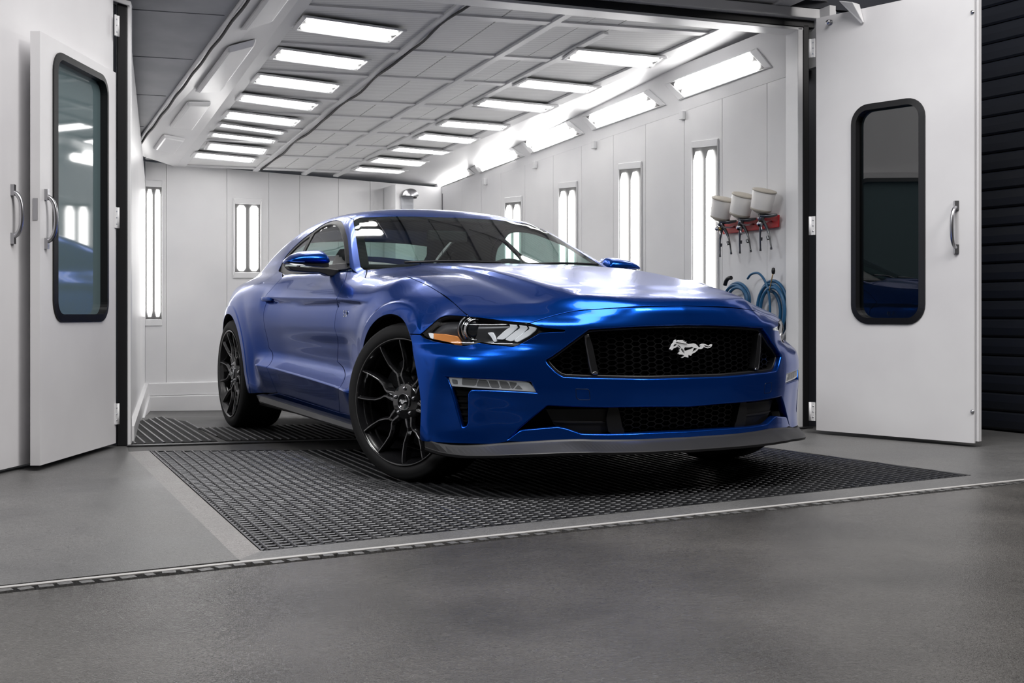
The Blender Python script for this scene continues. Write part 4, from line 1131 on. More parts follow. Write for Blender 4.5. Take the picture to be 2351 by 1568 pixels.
qp = panel_mesh('quarter_panel', chS, q_out, step=.015, mat=M['paint'], gap_mat=M['black_matt'], lines=[chline, crline, lipR])
both('quarter_panel', qp)
# windscreen pillar
wsd = smooth_line(pick([(811,503.5),(815,530),(822,575),(828,613)], UP), 24)
win_f = smooth_line(pick([(781,507),(786,512),(797,545),(801,580),(803,613)], UP), 30)
pil = cat(win_top[-4:-2], win_f, [[-.86,-.80,.935],[-.80,-.80,.925],[-.84,-.74,.93]], wsd[::-1], ditch[:2])
both('windscreen_pillar', panel_mesh('windscreen_pillar', chS, pil, step=.012, mat=M['paint'], gap_mat=M['black_matt'], gap=.0008))

# roof
wtop_half = smooth_line(pick([(811,503.5),(822,500.3),(860,497.7),(900,496.5),(950,496.5),(1000,498)], UP), 30)
wtop_half = cat(wtop_half[wtop_half[:, 1] < -.05], [[-1.463, 0, 1.262]])
ditchr = ditch[1:6]
roof_half = cat(wtop_half[::-1], ditchr, [[-2.42,-.40,1.24],[-2.43,-.2,1.26]])
roof_out = cat(roof_half, [[-2.435,0,1.262]], mir(roof_half[1:])[::-1])
link('roof', panel_mesh('roof', chTu, roof_out, step=.02, mat=M['paint'], gap_mat=M['black_matt'], gap=.001), car)

# windscreen
wb = np.array([[-.86,-.60,.945],[-.84,-.4,.95],[-.83,-.2,.955],[-.825,0,.955]])
ws_half = cat(wtop_half[::-1], wsd[1:], wb)
ws_out = cat(ws_half, mir(ws_half[1:-1])[::-1])
link('windscreen', panel_mesh('windscreen', chX, ws_out, step=.025, mat=M['glass'], gap=.001, flange=0), car)

# front bumper with its openings
GR = pick([(1352,752.7),(1300,790),(1262,817),(1251,823),(1249.5,829),(1255,838),(1271,855),(1280,862),(1293,869)], LOW)
g_top = smooth_line(pick([(1352,752.7),(1400,749.5),(1470,746),(1530,743.5)], LOW), 20)
g_top = cat(g_top, [[.847,0,.674]])
g_bot = cat(pick([(1293,869),(1340,871),(1420,872.5),(1500,873)], LOW), [[.869,0,.452]])
g_half = cat(g_top[::-1], GR[1:], g_bot[1:-1])
grille_hole = cat(g_half, g_bot[-1:], mir(g_half[1:])[::-1])
i_top = cat(pick([(1159,1012),(1187,984),(1255,928),(1300,930),(1380,932),(1480,931)], LOW), [[.866,0,.347]])  # narrow outer slit shaped to stand in for the shadow beneath the fin
i_bot = cat(pick([(1166,1013),(1196,991),(1280,984),(1300,988),(1335,1000),(1400,1001),(1500,997)], LOW), [[.855,0,.236]])
i_half = cat(i_top[::-1], i_bot[:-1])
intake_hole = cat(i_half, i_bot[-1:], mir(i_half[1:])[::-1])
vent_hole = pick([(1018,862),(1120,867),(1221,872),(1238,906),(1150,901),(1083,899),(1077,905),(1077,972),(1073,981),(1065,984),(1058,984),(1047,945),(1033,893),(1023,868)], LOW)
HLI = pick([(1216,742),(1244,752.7),(1300,758.5),(1296,761),(1240,763.5),(1205,784),(1180,795.5),(1130,791),(1098,786),(1085,790),(1068.7,793.6),(1040,790),(996,783),(971.8,775),(964.5,768)], LOW)
b_low = pick([(973,1014),(1040,1018),(1128,1020),(1150,1017),(1168,1014),(1240,1016),(1330,1017),(1450,1014)], LOW)
b_low = cat(b_low, [[.850,0,.200]])
b_side = arc3(0, RF, a_f0, -21, 20)
bump_half = cat(NOSE[::-1], HLI[1:], seamF[:1], b_side, b_low)
bump_out = cat(bump_half, mir(bump_half[1:-1])[::-1])
bumper = link('front_bumper', panel_mesh('front_bumper', chB, bump_out, [grille_hole, intake_hole, vent_hole, mir(vent_hole)], step=.013, mat=M['paint'], gap_mat=M['black_matt'], hole_depth=.03, hole_round=.007, lines=[]), car)

# rear bumper and boot lid (simple: they face away)
rb_half = cat(tseam[::-1], [[-3.66,-.60,.86],[-3.85,-.3,.84],[-3.9,0,.84]])
rb_low = np.array([[-3.9,0,.2],[-3.85,-.4,.2],[-3.6,-.7,.2],[-3.2,-.8,.2]])
archRr = arc3(XR, RR, 180 + 21, 180 - rear_arch_end, 16)
rbo = cat(rb_half, rb_low, archRr[:-1])
rbo = cat(rbo[len(tseam):len(tseam)+3][::-1][:1], rbo[len(tseam):len(tseam)+2][::-1], tseam, archRr[::-1], rb_low[::-1])
rbo_full = cat(rbo, mir(rbo[1:-1])[::-1])
link('rear_bumper', panel_mesh('rear_bumper', chR, rbo_full, step=.03, mat=M['paint'], gap_mat=M['black_matt']), car)
bl_half = cat([[-3.10,0,.97],[-3.10,-.4,.97],[-3.12,-.58,.97]], tail, [[-3.72,-.5,.93],[-3.84,-.3,.92],[-3.86,0,.92]])
link('boot_lid', panel_mesh('boot_lid', chT, cat(bl_half, mir(bl_half[1:-1])[::-1]), step=.03, mat=M['paint'], gap_mat=M['black_matt'], gap=.001), car)
rw_half = cat([[-2.435,0,1.262],[-2.43,-.2,1.26],[-2.42,-.40,1.24]], ditch[5:], [[-3.12,-.4,.97],[-3.11,0,.97]])
rw_out = cat(rw_half, mir(rw_half[1:-1])[::-1])
rwi_half = np.array([[-2.80,0,1.2],[-2.79,-.25,1.2],[-2.78,-.42,1.18],[-2.90,-.47,1.12],[-3.02,-.49,1.05],[-3.03,-.3,1.05],[-3.03,0,1.05]])
rw_in = cat(rwi_half, mir(rwi_half[1:-1])[::-1])
link('rear_window', panel_mesh('rear_window', chTu, rw_in, step=.05, mat=M['glass'], gap=-.01, flange=0, off=-.004), car)
link('rear_window_band', panel_mesh('rear_window_band', chTu, rw_out, [rw_in], step=.04, mat=M['black'], gap=.001, flange=0, hole_depth=0), car)
# ---- inset surfaces and traced details
def inset(d): return lambda P: f_low(P) + d
def chB_in(d): return Chart('B', inset(d), -.25, 1., 1.6)
def trace(pts, d=0.): return pick(pts, inset(d) if d else LOW)
def plate(name, pts3, d, thick, m, parent, step=.02, two=True, flange=None):
    """piece lying on the body surface inset by d, thick metres deep"""
    me = panel_mesh(name, chB_in(d), pts3, step=step, gap=0, mat=m, flange=thick)
    a = link(name, me, parent[0] if isinstance(parent, tuple) else parent)
    if two:
        b = link(name, mirror_mesh(me), parent[1] if isinstance(parent, tuple) else parent)
        return a, b
    return a
def z5(L, x0, y0, k): return [(x0 + a*k, y0 + b*k) for a, b in L]

# headlights
hl_loop = cat(HLT, HLI[1:-1], HLO[::-1][:-1])
def inset_loop(P, d): return np.array([p for p in P])
hl_me = panel_mesh('headlight', chB_in(.045), hl_loop, step=.018, gap=.001, mat=M['lamp_dark'], flange=0)
hlA, hlB = both('headlight', hl_me)
cov = panel_mesh('lamp_cover', chB_in(.005), hl_loop, step=.02, gap=.004, mat=M['clear'], flange=0)
link('lamp_cover', cov, hlA); link('lamp_cover', mirror_mesh(cov), hlB)
k5 = .13186
for L in ([(1665,325),(1760,330),(1795,352),(1790,395),(1690,490),(1560,600),(1435,592),(1600,440),(1690,385)],
          [(1835,345),(1950,352),(1972,380),(1965,412),(1850,525),(1705,632),(1590,605),(1760,470),(1862,402)],
          [(2000,375),(2105,382),(2128,402),(2110,440),(2000,535),(1800,645),(1742,622),(1900,500),(2025,420)]):
    plate('light_bar', trace(z5(L, 950, 700, k5), .030), .030, .014, M['lamp_white'], (hlA, hlB), .012)
plate('small_reflector', trace(z5([(1290,490),(1370,485),(1402,540),(1438,645),(1395,640),(1352,560)], 950, 700, k5), .030), .030, .012, M['lamp_white'], (hlA, hlB), .012)
plate('amber_reflector', trace(z5([(345,500),(560,520),(755,555),(790,610),(825,675),(700,662),(540,632),(345,590)], 950, 700, k5), .026), .026, .015, M['amber'], (hlA, hlB), .012)
plate('side_marker', trace(z5([(255,490),(345,500),(345,590),(290,575)], 950, 700, k5), .026), .026, .015, M['lamp_white'], (hlA, hlB), .012)
pc = trace([(1090.5, 757)], .055)[0]
def projector(parent, s):
    c = np.array([pc[0], pc[1]*s, pc[2]]); ax = np.array([.97, -.16*s*-1*0 , -.04]); ax = np.array([.985, -.12*s, -.03])
    b = MB(); b.lathe([(.050,-.04),(.052,-.016),(.051,-.008),(.047,-.010),(.0445,.006),(.0435,.012),(.0405,.013),(.0395,.004)], c, ax, 40)
    o = b.obj('projector_bezel', M['chrome'], parent)
    b = MB(); b.lathe([(.040,.0),(.037,.006),(.030,.011),(.020,.0145),(.009,.0162),(.0002,.0168)], c, ax, 36); b.obj('projector_lens', M['proj'], parent)
    b = MB(); b.lathe([(.060,-.045),(.061,-.028),(.0585,-.025),(.055,-.032)], c, ax, 40); b.obj('bezel_ring', M['satin'], parent)
projector(hlA, 1); projector(hlB, -1)

# day lamps in the bumper, the black vents under them
ventA, ventB = plate('bumper_vent', vent_hole, .045, 0, M['black_matt'], car, .02)
drl = trace([(1030,864),(1034,880),(1038,886),(1112,891.5),(1211,898),(1230,899.5),(1224,890),(1211.8,878.5),(1180,874.5),(1120,869),(1060,864.5)], .012)
drlA, drlB = plate('day_lamp', drl, .014, .03, M['drl'], car, .014)
for L, mm in (([(1037,871),(1049,872),(1050,882),(1039,881)], 'drl_cell'), ([(1061,869),(1096,871.5),(1091,885),(1060,883.5)], 'drl_cell'),
              ([(1099,872),(1117,873.5),(1124,888),(1093,886)], 'drl_cell'), ([(1121,874),(1141,875),(1147,890),(1128,889)], 'drl_cell'),
              ([(1146,875.5),(1164,877),(1172,891.5),(1151,890.5)], 'drl_cell'), ([(1169,877),(1187,879.5),(1178,892),(1174,891.5)], 'drl_cell'),
              ([(1182,892),(1190,884),(1199,893.5)], 'drl_cell')):
    plate('lamp_cell', trace(L, .010), .0125, .004, M[mm], (drlA, drlB), .01)
for k in range(5):
    y = 905 + k*15
    plate('vent_slat', trace([(1037+k*3.4, y), (1074, y+1), (1074, y+4), (1038+k*3.4, y+3)], .036), .036, .008, M['black_matt'], (ventA, ventB), .012)

# grille
grA = link('grille', panel_mesh('grille', chB_in(.10), grille_hole, step=.04, gap=0, mat=M['black_matt'], flange=0), car)
def shrink(chart, loop, g, step=.01):
    q = resample(chart.inv(loop), step, True)
    if area2(q) < 0: q = q[::-1]
    P = chart.lift(q); n = normals(chart.f, P); T = np.roll(P, -1, 0) - np.roll(P, 1, 0); T /= np.maximum(np.linalg.norm(T, axis=1), 1e-9)[:, None]
    inw = np.cross(n, T); c = chart.inv(P + inw*.001); s = 1. if in_poly(c, q).mean() > .5 else -1.
    return P + inw*g*s
def surround(name, hole, d0, w, m, parent):
    outer = shrink(chB_in(d0), hole, -.004); inner = shrink(chB_in(d0), hole, w)
    return link(name, panel_mesh(name, chB_in(d0), outer, [inner], step=.02, gap=0, mat=m, flange=.0, hole_depth=.06), parent)
surround('grille_surround', grille_hole, .024, .012, M['black'], grA)
def honeycomb(name, hole, d, px, pz, parent, margin=.01):
    """one moulded lattice of flat hexagons"""
    ch = chB_in(d); pol = ch.inv(shrink(ch, hole, margin)); polq = pol
    # layout in (arc y, z)
    y0 = [-.64, .64]; cells = []
    V = []; F_ = []
    ny = int(.62/px)
    for i in range(-ny, ny+1):
        for j in range(0, 26):
            yc = i*px; zc = .21 + j*pz + (pz/2 if i % 2 else 0)
            cells.append((yc, zc))
    C = np.array(cells)
    O = np.zeros((len(C), 3)); O[:, 0] = -.1; O[:, 1] = C[:, 0]; O[:, 2] = C[:, 1]; D = np.zeros_like(O); D[:, 0] = 1
    P, ok = crossing(ch.f, O, D, 0., 1.4)
    k = ok & in_poly(ch.inv(P), polq); C = C[k]
    hx = [(2/3*px, 0), (px/3, pz/2), (-px/3, pz/2), (-2/3*px, 0), (-px/3, -pz/2), (px/3, -pz/2)]
    allp = []
    for yc, zc in C:
        for s in (1.01, .885):
            for a, b in hx: allp.append((yc + a*s, zc + b*s))
    A = np.array(allp); O = np.zeros((len(A), 3)); O[:, 0] = -.1; O[:, 1:] = A; D = np.zeros_like(O); D[:, 0] = 1
    P, ok = crossing(ch.f, O, D, 0., 1.4)
    for c in range(len(C)):
        b = len(V); f6 = P[c*12:c*12+12]
        V += list(f6); V += [p - np.array([.018, 0, 0]) for p in f6[6:]]
        for e in range(6):
            e2 = (e+1) % 6
            F_ += [(b+e, b+e2, b+6+e2, b+6+e), (b+6+e, b+6+e2, b+12+e2, b+12+e)]
    mb = MB(); mb.add(V, F_); o = mb.obj(name, M['grille_black'], parent, fix=False); tag(o, kind='stuff'); return o
honeycomb('grille_mesh', grille_hole, .050, .0345, .0213, grA)
k7 = .13611
bar = z5([(752,375),(785,355),(820,358),(850,440),(885,545),(925,740),(950,860),(985,1015),(930,1022),(870,1018),(835,880),(800,680),(770,520)], 1240, 720, k7)
ba, bb = plate('grille_bar', trace(bar, .022), .022, .03, M['black'], grA, .012)
edge = z5([(752,375),(785,355),(820,358),(828,400),(798,385),(778,400),(782,520),(812,680),(845,860),(880,1005),(868,1014),(835,880),(800,680),(768,520)], 1240, 720, k7)
foot = z5([(905,990),(950,975),(985,1018),(930,1024),(870,1018)], 1240, 720, k7)
plate('bar_trim', trace(edge, .020), .020, .006, M['satin'], (ba, bb), .01); plate('bar_foot', trace(foot, .019), .019, .006, M['satin'], (ba, bb), .01)
tub = lambda loop, d, r, name, m, parent: MB().tube(shrink(chB_in(d), loop, .0, .012), r, 6, closed=True).obj(name, m, parent)
tub(grille_hole, .030, .0022, 'grille_rim', M['splitter'], grA)

# the running-horse emblem in the grille
ke = 120/2351
EM = {
 'body': [(480,290),(590,300),(720,330),(850,350),(930,380),(1040,392),(1160,378),(1280,362),(1360,385),(1430,440),(1490,510),(1540,548),(1600,545),(1640,470),(1600,455),(1620,410),(1700,375),(1800,392),(1920,450),(2010,460),(2080,405),(2118,412),(2090,490),(2020,555),(1900,580),(1790,545),(1735,515),(1680,590),(1600,625),(1500,612),(1420,700),(1330,775),(1210,830),(1160,915),(1120,905),(1040,880),(1040,1000),(960,985),(880,960),(770,1015),(765,990),(860,920),(800,870),(700,860),(640,865),(610,820),(660,740),(650,640),(690,600),(640,560),(540,490),(490,545),(380,580),(330,650),(290,672),(235,620),(255,575),(290,520),(330,410),(400,330),(430,240),(490,190),(495,250)],
 'mane': [(480,290),(540,250),(610,215),(600,260),(700,215),(800,220),(740,270),(870,245),(800,300),(950,285),(900,320),(980,365),(880,375),(760,345),(600,320)],
}
HOL = {'belly': [(840,600),(890,530),(1000,545),(1110,540),(1180,515),(1270,530),(1250,575),(1150,630),(1030,660),(960,690),(870,690)],
       'neck': [(545,420),(620,450),(720,540),(690,575),(640,540),(560,465)],
       'cheek': [(365,480),(420,400),(500,380),(520,430),(470,480),(390,500)],
       'leg': [(700,610),(740,580),(800,620),(860,700),(880,860),(800,770),(740,690)],
       'thigh': [(1290,570),(1440,580),(1390,660),(1220,770),(1240,700)],
       'tail': [(1740,430),(1850,470),(1960,500),(2060,470),(2000,530),(1890,535),(1780,500)]}
def horse(Pt, nrm, parent, sc_thick=.006, holes=True):
    """Pt: function emblem coords -> 3-D point on a plane"""
    def pr(L, dz0, dz1):
        A = [Pt(*p) + nrm*dz0 for p in L]; B = [Pt(*p) + nrm*dz1 for p in L]; n = len(L)
        return A, B
    hl = list(HOL.values()) if holes else []
    loops = [EM['body']] + hl
    pts = [p for l in loops for p in l]; ed = []; k = 0
    for l in loops: ed += [(k+i, k+(i+1) % len(l)) for i in range(len(l))]; k += len(l)
    vo, eo, fo, *_ = mathutils.geometry.delaunay_2d_cdt([Vector(p) for p in pts], ed, [], 0, 1e-4)
    Q = np.array([tuple(v) for v in vo]); T = [t for t in fo if in_poly(Q[list(t)].mean(0)[None], np.array(loops[0], float))[0] and not any(in_poly(Q[list(t)].mean(0)[None], np.array(h, float))[0] for h in hl)]
    mb = MB(); d = dist_poly(Q, np.array(loops[0], float))
    top = [Pt(*q) + nrm*sc_thick for q in Q]; bot = [Pt(*q) for q in Q]
    mb.add(top, T)
    for l in loops:
        A = [Pt(*p) + nrm*sc_thick for p in l]; B = [Pt(*p) - nrm*sc_thick*.5 for p in l]; mb.ring(A, B)
    mb.prism([(0, 0)], (0, 0, 0)) if False else None
    A = [Pt(*p) + nrm*sc_thick*1.5 for p in EM['mane']]; B = [Pt(*p) for p in EM['mane']]
    n = len(A); mb.add(A + B, [tuple(range(n))] + [(i, (i+1) % n, n + (i+1) % n, n + i) for i in range(n)])
    return mb
e0 = np.array([.842, 0, 0.])
def em_pt(a, b):
    o, d = cam_ray(1525 + a*ke, 770 + b*ke); n = np.array([1., 0, .06]); t = (n@e0 - n@o + .06*.6)/(n@d); return o + t*d
M['emblem'] = mat('polished_emblem', (.86, .87, .88), .30, .25, .6)
tag(horse(em_pt, np.array([1., 0, .06]), grA, .007).obj('horse_emblem', M['emblem'], grA), 'bright galloping horse emblem')

# lower intake
inA = link('lower_intake', panel_mesh('lower_intake', chB_in(.085), intake_hole, step=.04, gap=0, mat=M['black_matt'], flange=0), car)
mid_half = cat([[.83,0,.345]], trace([(1480,932),(1418,934),(1430,1000),(1500,997)], .04), [[.82,0,.24]])
mid = cat(mid_half, mir(mid_half[1:-1])[::-1])
honeycomb('intake_mesh', mid, .05, .0345, .0213, inA, .004)
kk = 320/2351
plate('intake_fin', trace(z5([(1600,255),(1760,260),(1800,450),(1830,600),(1880,690),(1750,705),(1600,690),(1560,450)], 1180, 900, kk), .03), .03, .05, M['splitter'] if False else M['black'], inA, .02)
plate('intake_side_panel', trace(z5([(540,290),(1560,290),(1570,700),(1150,730),(950,690),(700,590)], 1180, 900, kk), .05), .05, .03, M['black'], inA, .03)
plate('intake_slat', trace(z5([(640,485),(1560,500),(1560,522),(900,522),(680,505)], 1180, 900, kk), .042), .042, .02, M['splitter'], inA, .02)
tub(intake_hole, .028, .002, 'intake_rim', M['splitter'], inA)
# tow-eye covers: a hair-line square
for s in (1, -1):
    sq = trace([(1322,893),(1350,893.5),(1353,897),(1355,918),(1330,918),(1323,913)], 0.)*[1, s, 1]
    MB().tube(resample(sq, .006, True), .0009, 4, closed=True).obj('tow_eye_cover', M['black'], bumper)

# splitter
sp_w = [0,.2,.40,.464,.55,.63,.70,.78,.85,.90,.935]
sp_x = [.925,.918,.898,.888,.832,.780,.727,.650,.570,.480,.385]
sp_z = [.178,.179,.183,.186,.183,.178,.173,.166,.162,.166,.180]
ww = np.linspace(-.935, .935, 121)
xo = pchip(sp_w, sp_x, np.abs(ww)); zo = pchip(sp_w, sp_z, np.abs(ww))
kink = np.exp(-((np.abs(ww) - .464)/.02)**2)
lowf = pchip([0,.2,.40,.47,.52,.58,.65,.72,.79,.85,.90,.935], [.850,.845,.812,.79,.765,.728,.68,.625,.573,.515,.45,.385], np.abs(ww))
xi = np.minimum(lowf + .004, xo - .012)
zt = zo + .036 - .008*sstep(.5, .9, np.abs(ww))
mb = MB(); rows = []
for X_, Z_ in ((xi - .05, zt + .012), (xi, zt + .006), (xi + .006, zt), (xo - .004, zo + .003), (xo, zo), (xo - .004, zo - .010), (xo - .05, zo - .014), (xi - .25, zo - .012)):
    rows.append(np.stack([X_, ww, Z_], 1))
R_ = np.array(rows); n = len(ww); V = R_.reshape(-1, 3)
F_ = [(r*n+i, r*n+i+1, (r+1)*n+i+1, (r+1)*n+i) for r in range(len(rows)-1) for i in range(n-1)]
mb.add(V, F_, False); mb.obj('front_splitter', M['splitter'], car)

# side skirt
xs = np.linspace(-2.12, -.36, 40); t = (xs + .5)/(-1.8 + .5)
top = .204 + .034*np.clip(t, 0, 1.1); bot = .176 + .024*np.clip(t, 0, 1.2)
tp = sstep(-2.14, -1.97, xs)
def skirt(s):
    mb = MB(); w = .925 - .0*xs
    rows = [(-.03, top+.004), (.0, top), (.012, top-.004), (.030*tp, bot+.008), (.030*tp-.003, bot), (-.03, bot-.010), (-.25, bot-.010)]
    V = np.array([[[x, -s*(w0 + dw), z] for x, w0, dw, z in zip(xs, w, np.broadcast_to(d, xs.shape), zz)] for d, zz in rows]).reshape(-1, 3); n = len(xs)
    mb.add(V, [(r*n+i, r*n+i+1, (r+1)*n+i+1, (r+1)*n+i) for r in range(len(rows)-1) for i in range(n-1)])
    return mb.obj('side_skirt', M['splitter'], car)
skirt(1); skirt(-1)

# ---- glass of the side windows with black trim
win_out = cat(win_top[:-4], win_f, BELT[::-1])
chSu = Chart('S', f_upp, .1, .88, 1.0)
win_in = shrink(chSu, win_out, .030)
tr = panel_mesh('window_trim', chSu, win_out, [win_in], step=.014, gap=-.004, mat=M['black'], flange=.01, off=-.003)
both('window_trim', tr)
gl = panel_mesh('side_window', chSu, win_in, step=.05, gap=-.004, mat=M['glass'], flange=0, off=-.008)
both('side_window', gl)
dv = pick([(717,532),(722,531),(700,573),(690,598),(684,612),(679,612),(686,592)], f_upp)
both('window_divider', panel_mesh('window_divider', chSu, dv, step=.02, gap=0, mat=M['black'], flange=.008, off=-.004))
# windscreen edge band, cowl and wipers
ch_ws = Chart('X', f_upp, -2.0, 1., 1.8)
ws_in = shrink(ch_ws, ws_out, .045, .02)
link('windscreen_band', panel_mesh('windscreen_band', ch_ws, ws_out, [ws_in], step=.03, gap=.0, mat=M['black_matt'], flange=0, hole_depth=0, off=-.004), car)
mb = MB(); ys = np.linspace(-.72, .72, 25)
r0 = np.stack([-.80 - .09*np.abs(ys), ys, .948 - .03*np.abs(ys)**2], 1); r1 = r0 + [-.14, 0, .012]
mb.add(np.vstack([r0, r1]), [(i, i+1, 26+i, 25+i) for i in range(24)]); mb.obj('cowl', M['black_matt'], car)
for y0, y1 in ((-.52, .02), (.12, .62)):
    p = np.array([[-.86, y0, .972], [-.845, (y0+y1)/2, .984], [-.86, y1, .982]]); MB().tube(smooth_line(p, 12), .007, 6).obj('wiper', M['black'], car)

# ---- mirrors
def mirror(s):
    a = lambda u, v, y: on_y([(u, v)], y)[0]
    root = None
    # head: sections along y from the outer tip to the inner end; outline from the photograph at the plane x = const
    xm = -1.12
    def onx(u, v):
        o, d = cam_ray(u, v); t = (xm - o[0])/d[0]; return o + t*d
    top = [(656,600),(660,594),(672,584),(690,577.5),(715,574.5),(738,573.5),(746,576),(752,586),(755,600)]
    botm = [(656,601),(662,603),(675,603.5),(690,604),(715,604.5),(738,605.5),(746,605.5),(752,605),(755,602)]
    T_ = resample(np.array([onx(*p) for p in top]), .012); B_ = resample(np.array([onx(*p) for p in botm]), .012)
    n = 30
    T_ = np.array([[np.interp(k/(n-1), np.linspace(0, 1, len(T_)), T_[:, i]) for i in range(3)] for k in range(n)])
    B_ = np.array([[np.interp(T_[k, 1], np.sort(B_[:, 1]), B_[np.argsort(B_[:, 1]), i]) for i in range(3)] for k in range(n)])
    V = []; m = 14
    for k in range(n):
        c = (T_[k] + B_[k])/2; hgt = np.linalg.norm(T_[k]-B_[k]); e = math.sin(math.pi*min(max((k+.15)/(n-.7), .01), .99))**.42
        for j in range(m+1):
            t = j/m; z = B_[k, 2]*(1-t) + T_[k, 2]*t
            V.append([xm + .055*e*(1 - abs(2*t-.85)**2.6*.75) - .035*(t**3), T_[k, 1], z])
        V.append([xm - .09, T_[k, 1]*.995, T_[k, 2]-.004]); V.append([xm - .09, T_[k, 1]*.995, B_[k, 2]])
    r = m+3; V = np.array(V)*[1, s, 1]
    F_ = [(k*r+j, k*r+(j+1) % r, (k+1)*r+(j+1) % r, (k+1)*r+j) for k in range(n-1) for j in range(r)] + [tuple(range(r)), tuple((n-1)*r + j for j in range(r))]
    mb = MB(); mb.add(V, F_, True); cap = mb.obj('door_mirror', M['paint'], car)
    # lower black shell and foot
    lo = [(657,604),(675,606),(700,609),(752,613.5),(752,604.5),(700,604.5),(664,603.5)]
    f1 = [(658,611),(690,613),(752,616),(786,620.5),(778,626),(765,634),(752,634),(741,629),(730,626),(700,624.5),(672,622),(664,618)]
    for L, d0, d1, nm in ((lo, .025, -.07, 'mirror_lower_shell'), (f1, .02, -.05, 'mirror_foot')):
        P = np.array([onx(*p) for p in L])*[1, s, 1]
        b = MB(); b.prism([(p[1], p[2]) for p in P], (d1-d0, 0, 0), (xm+d0, 0, 0), (0, 1, 0), (0, 0, 1)); b.obj(nm, M['black'], cap, bevel=.004)
    P = np.array([onx(*p) for p in [(661,605),(690,607.5),(697,610),(670,609)]])*[1, s, 1]
    b = MB(); b.prism([(p[1], p[2]) for p in P], (-.01, 0, 0), (xm+.032, 0, 0), (0, 1, 0), (0, 0, 1)); b.obj('turn_lamp', M['lamp_white'], cap)
    g = np.array([[xm-.092, T_[k, 1]*s, z] for k, z in ((2, B_[2,2]+.004), (n-2, B_[n-2,2]+.004), (n-2, T_[n-2,2]-.01), (8, T_[8,2]-.01))])
    b = MB(); b.add(g, [(0, 1, 2, 3)]); b.obj('mirror_glass', M['chrome'], cap)
mirror(1); mirror(-1)

# ---- door handle, fender badge
def handle(s):
    P = pick([(609.5,687),(625,687)], LOW); c = P.mean(0); L = abs(P[1][0]-P[0][0])
    xs = np.linspace(P[0][0], P[1][0], 10); mb = MB()
    pts = np.array([[x, -(Sf(np.array([x]), np.array([.785]))[0] + .022*math.sin(math.pi*(k+.6)/(10.2))**.4), .797] for k, x in enumerate(xs)])*[1, s, 1]
    V = []
    for p in pts:
        for dy, dz in ((0, .013), (-.008*s, .010), (-.010*s, -.006), (-.004*s, -.014), (.012*s, -.010), (.012*s, .010)): V.append(p + [0, dy, dz])
    F_ = [(k*6+j, k*6+(j+1) % 6, (k+1)*6+(j+1) % 6, (k+1)*6+j) for k in range(9) for j in range(6)] + [tuple(range(6)), tuple(54+j for j in range(6))]
    mb.add(V, F_, True); mb.obj('door_handle', M['paint'], doors[0 if s == 1 else 1])
handle(1); handle(-1)
def text_mesh(txt, size, ext, name):
    c = bpy.data.curves.new(name, 'FONT'); c.body = txt; c.size = size; c.extrude = ext; c.align_x = 'CENTER'; c.align_y = 'CENTER'; c.resolution_u = 3
    o = bpy.data.objects.new(name, c); scn.collection.objects.link(o); dg = bpy.context.evaluated_depsgraph_get(); dg.update()
    me = bpy.data.meshes.new_from_object(o.evaluated_get(dg)); bpy.data.objects.remove(o); return me
bp = pick([(793.5, 721)], LOW)[0]; bme = text_mesh('5.0', .045, .002, 'badge')
bme.materials.append(M['chrome'])
o = link('fender_badge', bme, car, (bp[0], bp[1]-.001, bp[2]), (math.pi/2, 0, 0))
o = link('fender_badge', bme, car, (bp[0], -bp[1]+.001, bp[2]), (math.pi/2, 0, math.pi))

